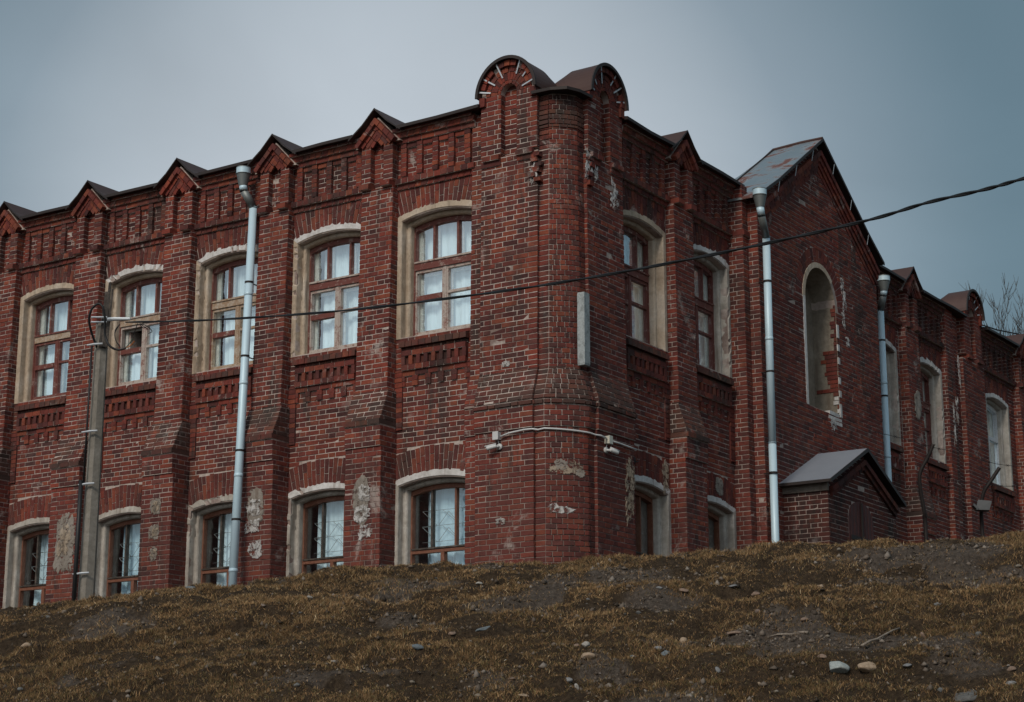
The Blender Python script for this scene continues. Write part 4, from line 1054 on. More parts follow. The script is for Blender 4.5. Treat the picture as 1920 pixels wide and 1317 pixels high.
me.materials.append(M['soil']); go=bpy.data.objects.new('ground',me); COL.objects.link(go); go['kind']='structure'
# ------------------------------------------------------------------ dry grass
def make_grass(n,x0,x1,y0,y1,hmul,seed):
    g=np.random.default_rng(seed)
    x=g.uniform(x0,x1,n); y=g.uniform(y0,y1,n)
    b=bare(x,y); cl=fbm(x*2.3,y*3.,4,71); fine=fbm(x*8,y*9,2,75)
    dens=np.clip((cl-.27)/.2,0.14,1)*np.clip((fine-.2)/.25,0.2,1)*(1-.94*b)
    keep=g.random(n)<dens; x,y,cl,b,fine=x[keep],y[keep],cl[keep],b[keep],fine[keep]
    z=ground(x,y)-.006; m=len(x)
    L=g.uniform(.014,.050,m)*(.65+.75*np.clip((cl-.35)/.3,0,1))*hmul; L=L*np.where(g.random(m)<.02,1.8,1)
    wd=g.uniform(.0017,.0040,m)*hmul; az=g.uniform(0,2*np.pi,m); lean=g.uniform(.2,1.6,m)
    # most blades sag down the bank
    dx=np.cos(az)*lean*.8; dy=np.sin(az)*lean*.6-.25; ln=np.sqrt(dx*dx+dy*dy+1)
    d=np.stack([dx/ln,dy/ln,1/ln],-1)
    wx=g.uniform(0,2*np.pi,m); wv=np.stack([np.cos(wx)*wd,np.sin(wx)*wd*.5,0*wd],-1)
    p=np.stack([x,y,z],-1); mid=p+d*(L*.55)[:,None]; bend=np.stack([d[:,0]*1.5,d[:,1]*1.5-.15,d[:,2]*.55],-1); tip=mid+bend*(L*.5)[:,None]
    V=np.stack([p-wv,p+wv,mid+wv*.8,mid-wv*.8,tip],1)
    base=1.75*np.array([[.265,.168,.086],[.185,.112,.058],[.335,.23,.125],[.135,.110,.052],[.085,.056,.032],[.44,.34,.21]])
    pr=np.array([.36,.25,.15,.11,.10,.03]); pk=g.choice(6,m,p=pr); dk=(g.random(m)<np.clip((19.2-y)/4.5,0,.55)); pk=np.where(dk,g.choice([1,3,4],m,p=[.4,.35,.25]),pk); patchy=fbm(x*1.3,y*1.6,3,81)
    c=base[pk]*(.70+.62*patchy)[:,None]*g.uniform(.8,1.2,m)[:,None]
    return V,c
def grass_mesh(name,parts):
    V=np.concatenate([a for a,_ in parts]); c=np.concatenate([b for _,b in parts]); m=len(V)
    me=bpy.data.meshes.new(name); me.vertices.add(m*5); me.vertices.foreach_set('co',V.reshape(-1).astype(np.float32))
    o=np.arange(m)*5; lp=np.stack([o,o+1,o+2,o+3, o+3,o+2,o+4],-1).reshape(-1)
    me.loops.add(len(lp)); me.loops.foreach_set('vertex_index',lp.astype(np.int32))
    st=(np.arange(m)*7)[:,None]+np.array([0,4]); me.polygons.add(m*2); me.polygons.foreach_set('loop_start',st.reshape(-1).astype(np.int32)); me.polygons.foreach_set('loop_total',np.tile([4,3],m).astype(np.int32))
    me.update(calc_edges=True)
    at=me.attributes.new('tint','FLOAT_COLOR','POINT'); cc_=np.ones((m*5,4)); cc_[:,:3]=np.repeat(c,5,0); tips=np.tile([.75,.75,1,1,1.25],m)[:,None]; cc_[:,:3]*=tips
    at.data.foreach_set('color',cc_.reshape(-1).astype(np.float32))
    me.materials.append(M['grass']); ob=bpy.data.objects.new(name,me); COL.objects.link(ob); return ob
gro=grass_mesh('dry_grass',[make_grass(720000,-6.6,7.0,15.6,21.6,1.0,5),make_grass(20000,-14,14,12,24,1.25,6)])
gro['kind']='stuff'; tag(gro,'short dry brown grass growing in tufts over the bank','grass')
# ------------------------------------------------------------------ loose earth crumbs and litter
def crumbs(name,n,seed,mat,label,cat,flat):
    g=np.random.default_rng(seed); x=g.uniform(-6.6,7.0,n); y=g.uniform(15.6,21.4,n); b=bare(x,y)
    cl=fbm(x*3+5,y*4,3,91); keep=g.random(n)<((.12+.88*b)*np.clip((cl-.35)/.2,.1,1) if not flat else .5*np.ones(n)); x,y=x[keep],y[keep]; m=len(x); z=ground(x,y)
    if not flat:
        r=g.gamma(2.0,.0055,m)+.005; r=np.minimum(r,.045)
        d=np.array([[1,0,0],[-1,0,0],[0,1,0],[0,-1,0],[0,0,1],[0,0,-.6]],float)
        V=np.stack([x,y,z],-1)[:,None,:]+d[None]*r[:,None,None]*g.uniform(.6,1.25,(m,6,1))+g.normal(0,.18,(m,6,3))*r[:,None,None]
        T=np.array([[0,2,4],[2,1,4],[1,3,4],[3,0,4],[2,0,5],[1,2,5],[3,1,5],[0,3,5]]); k=6
    else:
        L=g.uniform(.012,.038,m); a=g.uniform(0,6.28,m); tz=g.normal(0,.25,m)
        u=np.stack([np.cos(a),np.sin(a),tz],-1)*L[:,None]; w=np.stack([-np.sin(a),np.cos(a),-.3+0*a],-1)*(L*g.uniform(.18,.45,m))[:,None]
        c=np.stack([x,y,z+.014],-1); V=np.stack([c-u,c-w*.9+[0,0,.004],c+u,c+w+[0,0,.006]],1); T=np.array([[0,1,2],[0,2,3]]); k=4
    F=(np.arange(m)*k)[:,None,None]+T[None]; F=F.reshape(-1,3)
    me=bpy.data.meshes.new(name); me.vertices.add(m*k); me.vertices.foreach_set('co',V.reshape(-1).astype(np.float32)); me.loops.add(F.size); me.loops.foreach_set('vertex_index',F.reshape(-1).astype(np.int32))
    me.polygons.add(len(F)); me.polygons.foreach_set('loop_start',np.arange(0,F.size,3,dtype=np.int32)); me.polygons.foreach_set('loop_total',np.full(len(F),3,dtype=np.int32)); me.update(calc_edges=True)
    me.materials.append(M[mat]); o=bpy.data.objects.new(name,me); COL.objects.link(o); o['kind']='stuff'; tag(o,label,cat)
crumbs('earth_crumbs',60000,3,'crumb','loose crumbs of dry earth strewn over the bare patches of the bank','earth',False)
crumbs('leaf_litter',1500,4,'litter','pale dead leaves and straw scattered over the bank','leaf litter',True)
# ------------------------------------------------------------------ stones
def stone_mesh(seed,mat):
    me=bpy.data.meshes.new('stone'); import bmesh
    bm=bmesh.new(); bmesh.ops.create_icosphere(bm,subdivisions=3,radius=.5)
    g=random.Random(seed); off=[g.uniform(0,50) for _ in range(4)]
    ax=(1,g.uniform(.6,.9),g.uniform(.45,.75)); fl=[(Vector((g.uniform(-1,1),g.uniform(-1,1),g.uniform(-1,1))).normalized(),g.uniform(.27,.44)) for _ in range(8)]
    for v in bm.verts:
        c=v.co.copy()
        for n_,d in fl:
            q=c.dot(n_)
            if q>d: c-=n_*(q-d)*.92
        k=1+.30*(float(fbm(np.array(c.x*2.4+off[0]),np.array(c.y*2.4+c.z*1.7+off[1]),3,seed))-.5)
        v.co=Vector((c.x*ax[0]*k,c.y*ax[1]*k,c.z*ax[2]*k))
    bm.to_mesh(me); bm.free(); me.materials.append(M[mat]); me.polygons.foreach_set('use_smooth',[True]*len(me.polygons)); return me
SM={}
for k in ('stone_dark','stone','stone_tan','stone_blue','stone_grey','stone_brown','stone_white','stone_slate'): SM[k]=[stone_mesh(hash(k)%97 if False else sum(map(ord,k))+i*13,k) for i in range(4)]
def stone(u,v,w,mat,label,rot=None,zs=1.,group=None,sink=.8,cat='stone',i=None):
    p=hit(u,v+w*.25); s=w/F*np.linalg.norm(p)*1.08
    o=bpy.data.objects.new('stone',random.choice(SM[mat]) if i is None else SM[mat][i]); COL.objects.link(o)
    o.scale=(s,s,s*zs); o.rotation_euler=(random.uniform(-.2,.2)+.2,random.uniform(-.25,.25) if rot is None else rot,random.uniform(-.6,.6))
    o.location=(p[0],p[1],float(ground(p[0],p[1]))+s*.30*zs*(1-sink)-(s*.16 if w>30 and zs<.6 else 0))
    tag(o,label,cat,group)
big=[(1627,1245,42,'stone_tan','large ribbed tan stone lying below the longer slanting stick',.05,1.,2),
(1571,1249,40,'stone_blue','large pale blue-grey stone beside the ribbed tan stone',.1,.8,1),
(1279,1200,25,'stone_tan','smooth tan oval stone standing tilted on the bank',-.9,1.1,0),
(1234,1213,17,'stone_grey','round grey stone left of the tilted tan oval',0,1.1,1),
(1249,1224,19,'stone_slate','slate blue stone just below the round grey one',0,.9,3),
(1103,1226,26,'stone_tan','broad tan cobble at the bottom of a cluster of three',0,.9,1),
(1098,1207,18,'stone_white','pale rounded cobble on top of the broad tan one',0,1.,3),
(1081,1209,15,'stone_brown','brown cobble left of the pale rounded one in the cluster',0,1.,0),
(48,1207,21,'stone_tan','light tan stone alone at the far left edge of the bank',0,.9,3),
(582,1118,14,'stone_white','small chalky stone in the grass below the drainpipe foot',.5,.9,2),
(1539,1097,15,'stone_tan','tan pebble high on the bank below the porch corner',0,.95,0),
(1509,1159,17,'stone_brown','pinkish brown stone above the straight grey stick',0,.8,1),
(1416,1111,17,'stone_brown','brown domed stone half sunk near the crest',0,.8,2),
(1374,1099,16,'stone_grey','flat grey stone near the crest beside the domed one',0,.6,1),
(1759,1134,15,'stone_grey','grey stone in shadowed grass on the right of the bank',0,1.,0),
(1731,1192,14,'stone_brown','reddish upright pebble right of the slanting stick',1.2,1.,1),
(1702,1248,20,'stone_grey','dull grey stone right of the ribbed tan one',0,.8,3),
(1541,1231,17,'stone_brown','dark brown wedge of stone above the pale blue-grey one',.3,.9,2),
(785,1210,24,'stone_slate','flat bluish stone beside a small round pebble',.15,.65,0),
(903,1169,36,'stone_slate','long flat slate slab set in the grass slope',-.3,.5,1),
(982,1302,21,'stone_tan','long tan stone at the bottom edge near the middle',.1,.6,2),
(1065,1274,17,'stone_grey','dull grey cobble above the long tan stone',0,.8,2),
(1082,1287,14,'stone_white','pale upright stone right of the dull grey cobble',1.1,1.,0),
(847,1187,15,'stone_brown','brown stone left of the flat slate slab',-.3,.7,3),
(960,1271,15,'stone_brown','brown oval stone left of the dull grey cobble',0,.7,1),
(1186,1230,13,'stone_slate','bluish pebble between the cobble cluster and the tilted oval',0,.9,2),
(1260,1162,17,'stone_white','slim whitish stone slanting above the tilted tan oval',.6,.5,1),
(1281,1104,19,'stone_brown','pinkish lump of stone in the bare patch',0,.7,3),
(1236,1102,12,'stone_grey','small grey stone beside the pinkish lump',0,.9,0),
(1376,1182,30,'stone_brown','crumbly brown clod in the grass right of the tilted oval',0,.6,0),
(1897,1277,21,'stone_grey','flat grey stone near the lower right corner',.1,.5,2),
(1896,1252,17,'stone_brown','brown stone close to the right edge',0,.9,2),
(1815,1276,84,'stone_dark','big flat grey rock sunk in the earth at the lower right',-.2,.5,3),
(1425,1284,12,'stone_tan','tan pebble low on the bank under the pale blue-grey stone',1.,1.,3),
(358,1099,19,'stone_slate','flat grey stone on the crest below the left plaster pier',0,.4,3),
(625,1239,10,'stone_white','chalky pebble left of the middle of the bank',0,.9,0),
(740,1236,11,'stone_brown','orange brown pebble beside a dark hollow',0,.9,1),
(898,1093,13,'stone_white','pale stone in the eroded hollow below the corner',0,.9,1),
(1404,1184,14,'stone_white','cream pebble right of the crumbly clod',.5,.7,2),
(1346,1254,14,'stone_grey','grey wedge of stone standing in the grass below the clod',1.,.8,2)]
for u,v,w,m_,lb,rt,zs,i in big: stone(u,v,w,m_,lb,rt,zs,i=i)
small=[(153,1183,10),(493,1144,10),(287,1172,12),(90,1157,10),(120,1147,10),(295,1113,9),(38,1293,12),(302,1282,10),(557,1283,12),(480,1281,8),(332,1249,9),(240,1303,10),(563,1148,8),(293,1207,7),(890,1071,9),(1198,1148,11),(1100,1193,8),(772,1210,9),(897,1303,13),(773,1277,11),(1103,1123,8),(883,1207,8),(1017,1155,7),(1038,1207,10),(1055,1208,9),(1297,1282,11),(1421,1145,12),(1551,1192,10),(1346,1063,10),(1731,1066,9),(1622,1072,11),(1910,1060,12),(1762,1292,14),(1573,1029,8),(1834,1189,13),(1250,1145,9)]
for u,v,w in small: stone(u,v,w,'stone','small rounded pebble half buried in the dry grass of the bank',group='small pebbles scattered over the bank',cat='pebble')
rs=random.Random(5)
for k in range(170):
    u=rs.uniform(-20,1940); tmin=np.interp(u,[0,880,1920],[1135,1052,998]); v=tmin+12+(1310-tmin)*rs.random()**1.25
    stone(u,v,rs.choice((3,3,4,4,4,5,6)),'stone','tiny pebble lying on the earth of the bank',group='tiny pebbles on the bank',zs=rs.uniform(.5,.9),cat='pebble',sink=.1)
def stick(px,r,label):
    pts=[]
    for u,v in px:
        p=hit(u,v); pts.append([p[0],p[1],float(ground(p[0],p[1]))+.028])
    # straighten: keep ends on the ground, lift the middle to a gentle curve
    pts=np.array(pts); n=len(pts); st=[pts[0]+(pts[-1]-pts[0])*i/(n-1) for i in range(n)]
    pp=[st[i]*.9+pts[i]*.1+np.array([0,0,.006*math.sin(i*2.1)]) for i in range(n)]
    mb=MB('twig'); mb.tube(pp,[r*(1-.45*i/(n-1))*(1+.15*math.sin(i*3)) for i in range(n)],'twig',8); o=mb.build('stick',None,smooth=True); tag(o,label,'stick')
stick([(1616,1217),(1628,1211),(1645,1206),(1660,1199),(1674,1192),(1687,1184)],.0125,'longer grey stick slanting uphill above the ribbed tan stone')
stick([(1515,1192),(1500,1193),(1485,1196),(1468,1197),(1456,1197),(1444,1199)],.0135,'straighter grey stick lying level left of the slanting one')
# ------------------------------------------------------------------ drainpipes
def pipe(side,label,pts,r,funnel,brk):
    P=[WL(*p) if side=='L' else WR(*p) for p in pts]; base=P[-1]
    t=thing('drainpipe',label,'drainpipe',tuple(base))
    mb=MB('galv','galv_dull'); 
    for i in range(len(P)-1):
        a,b=np.array(P[i]),np.array(P[i+1]); L=np.linalg.norm(b-a); n=max(1,int(L/1.35))
        mt='galv_dull' if 0<i<2 else 'galv'
        mb.tube([a,b],r,mt,18)
        for j in range(1,n+ (1 if i==len(P)-2 else 0)):
            c=a+(b-a)*j/n; d=(b-a)/L; mb.tube([c-d*.03,c-d*.006,c+d*.006,c+d*.03],[r*1.03,r*1.09,r*1.09,r*1.03],'galv',18)
        for q in (a,b): 
            if 0<i or q is b: mb.tube([q-np.array([0,0,.012]),q+np.array([0,0,.012])],r*1.06,mt,18)
    mb.build('pipe',t,base,True)
    fm=MB('galv_dull','galv'); c=np.array(P[0]); fr_,fh=funnel
    fm.tube([c+np.array([0,0,-.02]),c+np.array([0,0,fh*.62])],[r*1.05,fr_],'galv_dull',20,False); fm.tube([c+np.array([0,0,fh*.62]),c+np.array([0,0,fh])],[fr_*1.02,fr_*1.02],'galv',20,False)
    fm.tube([c+np.array([0,0,fh*.60]),c+np.array([0,0,fh*.64])],[fr_*1.06,fr_*1.06],'galv_dull',20); fm.tube([c+np.array([0,0,fh-.012]),c+np.array([0,0,fh])],[fr_*1.05,fr_*1.05],'galv_dull',20,False)
    fm.build('funnel',t,base,True)
    for (s,o,z,o2) in brk:
        b=MB('black_iron'); a=WL(s,o,z) if side=='L' else WR(s,o,z); e=WL(s-.02,o2,z) if side=='L' else WR(s-.02,o2,z)
        b.tube([e,a],.010,'black_iron',6); b.tube([a-np.array([0,0,.016]),a+np.array([0,0,.016])],r*1.10,'black_iron',16); b.build('bracket',t,base)
pipe('L','long galvanised drainpipe with a funnel running down the long front in full view',[(-5.95,.36,10.05),(-5.93,.36,9.95),(-5.88,.17,9.70),(-5.52,.80,2.2)],.066,(.115,.30),[(-5.817,.28,8.4,0),(-5.757,.384,7.15,0),(-5.683,.515,5.6,.3),(-5.63,.607,4.5,.3)])
pipe('R','galvanised drainpipe with a crooked neck at the left edge of the gable',[(4.98,.72,9.93),(5.02,.72,9.78),(5.42,.60,9.52),(5.40,.60,6.0),(5.36,.62,2.3)],.064,(.115,.30),[(5.41,.60,8.75,.45),(5.41,.60,7.2,.45),(5.38,.61,5.5,.45)])
pipe('R','short galvanised drainpipe behind the porch roof beyond the gable',[(11.08,.33,9.95),(11.10,.30,9.85),(11.24,.17,9.60),(11.22,.18,2.4)],.064,(.12,.28),[(11.24,.17,9.0,0),(11.23,.17,7.9,0)])
# ------------------------------------------------------------------ cameras and their conduit on the corner
def surf_off(z): return oz(z)+.008
def seccam(side,s,zb,body,lab,box,lab2):
    o=surf_off(5.2); Wf=WL if side=='L' else WR; d=-1 if side=='L' else 1
    base=Wf(s,o,zb); t=thing('security_camera',lab,'camera',tuple(base),0,'security cameras on the rounded corner')
    m=MB('white_plastic'); m.tube([Wf(s,o,zb),Wf(s,o+.03,zb)],.045,'white_plastic',14); m.tube([Wf(s,o+.03,zb),Wf(s+d*.03,o+.075,zb-.005)],.018,'white_plastic',8); m.build('mount',t,base,True)
    m=MB('white_plastic','black'); a=np.array(Wf(s+d*.02,o+.08,zb)); b=np.array(Wf(s+d*.15,o+.125,zb-.03)); dd=(b-a)/np.linalg.norm(b-a)
    m.tube([a-dd*.01,a,b-dd*.012,b],[.022,.028,.030,.027],'white_plastic',16); m.tube([b,b+dd*.004],.022,'black',14); m.tube([a+np.array([0,0,.034]),b+dd*.03+np.array([0,0,.036])],.012,'white_plastic',6); m.build('camera_body',t,base,True)
    bx=Wf(s+box[0],o,box[1]); b2=MB(box[2]); fbw=.044
    f=fr(side)
    def q(ds,do,dz): return Wf(s+box[0]+ds,o+do,box[1]+dz)
    b2.hexa([q(-fbw,.075,-.055),q(fbw,.075,-.055),q(fbw,0,-.055),q(-fbw,0,-.055),q(-fbw,.075,.055),q(fbw,.075,.055),q(fbw,0,.055),q(-fbw,0,.055)],box[2])
    b2.hexa([q(-fbw-.004,.088,-.059),q(fbw+.004,.088,-.059),q(fbw+.004,.076,-.059),q(-fbw-.004,.076,-.059),q(-fbw-.004,.088,.059),q(fbw+.004,.088,.059),q(fbw+.004,.076,.059),q(-fbw-.004,.076,.059)],box[2])
    b2.tube([Wf(s+box[0]*.3,o+.01,zb+.03),Wf(s+box[0],o+.02,box[1]-.05)],.006,'white_plastic',6)
    ob=b2.build('junction_box',None); tag(ob,lab2,'junction box')
seccam('L',-.93,5.19,0,'white camera on the left face of the corner pointing left',(-.03,5.345,'white_plastic'),'white square junction box above the left camera')
seccam('R',.58,5.15,0,'white camera on the right face of the corner pointing right',(.03,5.30,'cream_plastic'),'cream junction box above the right camera')
cd=MB('white_plastic'); o=.335; i_=.335-.05
pp=[WL(-.90,o,5.33),WL(-.75,o,5.365),WL(-.5,o,5.385),WL(-.37,o-.01,5.385),WL(-.30,i_-.02,5.375),WL(-.2,i_-.02,5.385)]
for k in range(1,9):
    bx_,by_=bow(R_(90*k/8),.2+i_-.02); pp.append(W(bx_,by_,5.385-.04*k/8))
pp+=[WR(.33,i_,5.335),WR(.40,o,5.33),WR(.55,o,5.315)]
cd.tube(pp,.0145,'white_plastic',8)
cd.tube([WR(.64,o,5.30),WR(.9,o,5.30),WR(1.2,o,5.292),WR(1.40,o,5.285)],.0145,'white_plastic',8)
ob=cd.build('conduit',None,smooth=True); tag(ob,'thin white conduit curving round the corner between the two junction boxes','conduit')
# pale scars on the rounded corner
for (u,z,w_,h_,mt) in ((.10,4.80,.10,.10,'plaster_flaky'),(.19,4.87,.15,.15,'render_flaky'),(.23,4.79,.16,.12,'plaster_flaky'),(.34,4.83,.18,.19,'plaster_flaky'),(.41,4.76,.12,.12,'render_flaky'),(.20,4.22,.26,.10,'lime_flaky'),(.10,4.26,.12,.10,'lime_flaky')):
    sc_=MB(); N=30; c=[]; 
    for k in range(N):
        a=2*math.pi*k/N; rj=1+random.uniform(-.25,.25); uu=u+w_/2*math.cos(a)*rj; zz=z+h_/2*math.sin(a)*rj
        c.append((*bow(min(max(uu/.33,0),1.57),.2+.285-.05+.014),zz))
    sc_.add(c,[tuple(range(N))],mt); bpart(sc_,'render_patch')
# timber bolted to the corner
bm_=MB('board'); a0=R_(0); e1=dXv; e2=dYv
c0=W(.195,.185,0)
def bq(z,tw): return [c0+(-.062+tw)*e1-.075*e2+np.array([0,0,z]),c0+(.058+tw)*e1-.072*e2+np.array([0,0,z]),c0+(.058+tw)*e1+.075*e2+np.array([0,0,z]),c0+(-.062+tw)*e1+.075*e2+np.array([0,0,z])]
zl=[6.33,6.36,6.8,7.2,7.38,7.41]; ins=[.012,0,0,.004,.002,.012]; rg=[]
for z,i0 in zip(zl,ins):
    q=bq(z,random.uniform(-.003,.003)); m_=sum(q)/4; rg.append([p+(m_-p)*i0*6 for p in q])
bm_.add([p for r in rg for p in r],[(0,3,2,1),(20,21,22,23)]+[(k*4+i,k*4+(i+1)%4,(k+1)*4+(i+1)%4,(k+1)*4+i) for k in range(5) for i in range(4)],'board')
ob=bm_.build('timber_post',None,org=tuple(c0+np.array([0,0,6.33]))); ob.location=tuple(c0+np.array([0,0,6.33])); tag(ob,'short silvery weathered timber fixed upright to the rounded corner','timber')
# small black disc fixture
bf=WR(1.73,.06,5.19); t=thing('wall_fixture','small black disc-shaped fixture with a thin arm beside the right camera','fixture',tuple(bf))
m=MB('black_iron'); m.tube([WR(1.66,.02,5.19),WR(1.68,.05,5.19),WR(1.72,.06,5.19),WR(1.75,.055,5.19)],[.05,.085,.09,.03],'black_iron',18); m.build('disc',t,bf,True)
m=MB('black_iron'); m.tube([WR(1.75,.055,5.19),WR(1.86,.07,5.20),WR(1.94,.07,5.225)],[.012,.009,.007],'black_iron',8); m.build('arm',t,bf,True)
# ------------------------------------------------------------------ utility pole
pa0=ray(162,1112); pa0=pa0*26.05/pa0[1]; ptp=ray(197,528); ptp=ptp*26.05/ptp[1]; pdir=ptp-pa0; pb=float(ground(pa0[0],26.05)); bot=pa0-pdir*((pa0[2]-pb+.05)/pdir[2])
t=thing('utility_pole','tapering grey concrete pole with a dark broken timber top in front of the long front','pole',tuple(bot))
def prism(mb,c0_,c1_,w0,w1,mat,cf=.25,ang=.5):
    rs_=[]
    for c_,w_ in ((c0_,w0),(c1_,w1)):
        k=w_*cf; h=w_/2; o8=[(-h+k,-h),(h-k,-h),(h,-h+k),(h,h-k),(h-k,h),(-h+k,h),(-h,h-k),(-h,-h+k)]
        ca,sa=math.cos(ang),math.sin(ang); rs_.append([np.array(c_)+np.array([a*ca-b*sa,a*sa+b*ca,0]) for a,b in o8])
    mb.add(rs_[0]+rs_[1],[(i,(i+1)%8,8+(i+1)%8,8+i) for i in range(8)]+[tuple(range(8,16)),tuple(range(8))[::-1]],mat)
m=MB('concrete'); mid=bot+(ptp-bot)*.88; prism(m,bot,mid,.205,.155,'concrete',.22,.62); m.build('pole_shaft',t,bot)
m=MB('oldwood'); 
q=mid+np.array([0,0,-.35])+np.array([.035,-.02,0])
for k,(dx,w_,h_) in enumerate(((-.035,.05,.80),(.01,.055,.93),(.05,.04,.84))): prism(m,q+np.array([dx,-.06,0]),q+np.array([dx+.05,-.06,h_]),w_,w_*.7,'oldwood',.15,.3)
m.build('timber_top',t,bot)
def pp_at(z,du=0.): 
    k=(z-bot[2])/(ptp[2]-bot[2]); c_=bot+(ptp-bot)*k; return c_+np.array([du,-.13,0])
m=MB('black'); m.tube([pp_at(z,-.135-.0*z) for z in (2.3,3.6,4.50)],.030,'black',8); m.tube([pp_at(z,-.10) for z in (4.45,5.4,6.40)],.014,'black',8); m.build('cable_duct',t,bot,True)
for z in (3.22,4.44,5.17,6.40): 
    m=MB('steel_white'); m.tube([pp_at(z,-.17),pp_at(z+.012,-.05)+np.array([0,-.02,0]),pp_at(z+.02,.05)+np.array([0,-.02,0])],[.010,.016,.012],'steel_white',6); m.build('strap',t,bot)
for z in (6.73,6.80): m=MB('steel_white'); m.tube([pp_at(z,-.13)+np.array([0,-.01,0]),pp_at(z,.09)+np.array([0,-.01,0])],.013,'steel_white',6); m.build('strap',t,bot)
m=MB('steel_white'); hk=pp_at(6.77,.10); m.tube([hk,hk+np.array([.10,-.03,0]),hk+np.array([.32,-.05,-.005])],[.03,.028,.022],'steel_white',8); m.build('bracket',t,bot)
def px3(u,v,d): return ray(u,v)*d
m=MB('black','wire_orange','wire_green'); D=26.75
def crv(pts,n=6):
    pts=[np.array(p,float) for p in pts]; o=[]
    for i in range(len(pts)-1):
        p0,p1,p2,p3=pts[max(i-1,0)],pts[i],pts[i+1],pts[min(i+2,len(pts)-1)]
        for j in range(n):
            s=j/n; o.append(.5*((2*p1)+(-p0+p2)*s+(2*p0-5*p1+4*p2-p3)*s*s+(-p0+3*p1-3*p2+p3)*s**3))
    o.append(pts[-1]); return o
m.tube(crv([px3(182,652,D),px3(172,625,D-.05),px3(167,600,D-.1),px3(172,580,D-.12),px3(184,570,D-.12),px3(193,577,D-.15),px3(197,600,D-.15),px3(197,628,D-.15),px3(205,648,D-.2),px3(220,656,D-.2),px3(236,653,D-.2)]),.016,'black',8)
for dd in (0,.03): m.tube(crv([px3(225,608,D-.1),px3(216,620+dd*100,D-.15),px3(217,638,D-.18),px3(226,652,D-.2)]),.007,'black',6)
m.tube(crv([px3(232,654,D-.2),px3(245,648,D-.22),px3(252,640,D-.25)]),.007,'wire_orange',6); m.tube(crv([px3(233,655,D-.2),px3(242,645,D-.22),px3(248,636,D-.25)]),.007,'wire_green',6)
for pts in ([(262,607),(272,614),(277,618)],[(262,607),(274,611),(285,621),(278,626)],[(262,608),(268,615),(276,612)],[(258,607),(254,618),(250,628)]): m.tube(crv([px3(u,v,D-.12) for u,v in pts]),.006,'black',6)
m.build('cable_loop',t,bot,True)
# ------------------------------------------------------------------ overhead cable
cp=[(236,604.5),(400,600),(640,583),(900,552),(1100,522),(1300,485),(1500,443),(1640,410),(1740,380),(1845,356),(1920,335),(2080,291),(2700,95)]
m=MB('black'); P3=[]
for u,v in cp:
    inv=np.interp(u,[238,1920],[1/26.7,1/13.5]) if u<=1920 else 1/13.5+(u-1920)*(1/13.5-1/26.7)/1682; P3.append(ray(u,v)/inv)
c_=crv(P3,40); 
for k in range(2):
    tw=[]
    for i,p in enumerate(c_):
        a=i*.16+math.pi*k; p=np.array(p); w_=.0058; tw.append(p+np.array([0,math.cos(a)*w_,math.sin(a)*w_]))
    m.tube(tw,.0095,'black',6)
ob=m.build('overhead_cable',None,smooth=True); tag(ob,'twisted black cable strung from the pole across the whole front','cable')
# ------------------------------------------------------------------ far right: bent fence posts, wires, box
def fpost(px,r,label):
    pts=[px3(*p) for p in px]; b=pts[-1].copy(); b[2]=float(ground(b[0],b[1]))-.05; pts.append(b)
    m=MB('black_iron'); m.tube(crv(pts,5),r,'black_iron',8); o=m.build('fence_post',None,tuple(b),True); o.location=tuple(b); tag(o,label,'post','bent fence posts before the far wing'); return o
dF=33.; dF2=34.
fpost([(1750,833,dF),(1740,857,dF),(1725,888,dF),(1726,920,dF),(1733,960,dF),(1736,1000,dF)],.034,'bent black post nearest the porch, leaning right at its top')
fpost([(1874,877,dF2),(1858,902,dF2),(1845,922,dF2),(1840,950,dF2),(1842,1000,dF2)],.034,'bent black post by the white plastic window with a grey box at its elbow')
m=MB('box_grey'); c_=px3(1841,949,dF2-.15)
m.hexa([c_+np.array(p) for p in ((-.13,-.09,-.08),(.10,-.12,-.09),(.13,.1,-.09),(-.10,.1,-.08),(-.08,-.08,.10),(.15,-.12,.07),(.17,.1,.07),(-.05,.1,.10))],'box_grey'); m.hexa([c_+np.array(p) for p in ((-.18,-.11,.0),(-.10,-.11,-.09),(-.08,.1,-.09),(-.16,.1,.0),(-.16,-.11,.03),(-.08,-.11,-.05),(-.06,.1,-.05),(-.14,.1,.03))],'box_grey')
ob=m.build('metal_box',None,tuple(c_)); ob.location=tuple(c_); tag(ob,'small grey metal box tilted at the bend of the right fence post','box')
def fwire(px,label):
    m=MB('black_iron'); P=[px3(*p) for p in px]; C_=crv(P,10); m.tube(C_,.005,'black_iron',5)
    for i in range(3,len(C_)-1,5): m.tube([C_[i]+np.array([-.02,0,.02]),C_[i]+np.array([.02,0,-.02])],.004,'black_iron',4); m.tube([C_[i]+np.array([.02,0,.02]),C_[i]+np.array([-.02,0,-.02])],.004,'black_iron',4)
    o=m.build('barbed_wire',None); tag(o,label,'wire','barbed wires between the bent posts')
fwire([(1640,810,31),(1690,822,32),(1745,838,dF),(1800,850,33.5),(1868,870,dF2),(1930,876,35)],'upper barbed wire sagging between the tops of the bent posts')
fwire([(1725,895,dF),(1790,902,33.5),(1852,908,dF2),(1885,912,34.6),(1930,910,35)],'lower barbed wire near the bends of the posts')
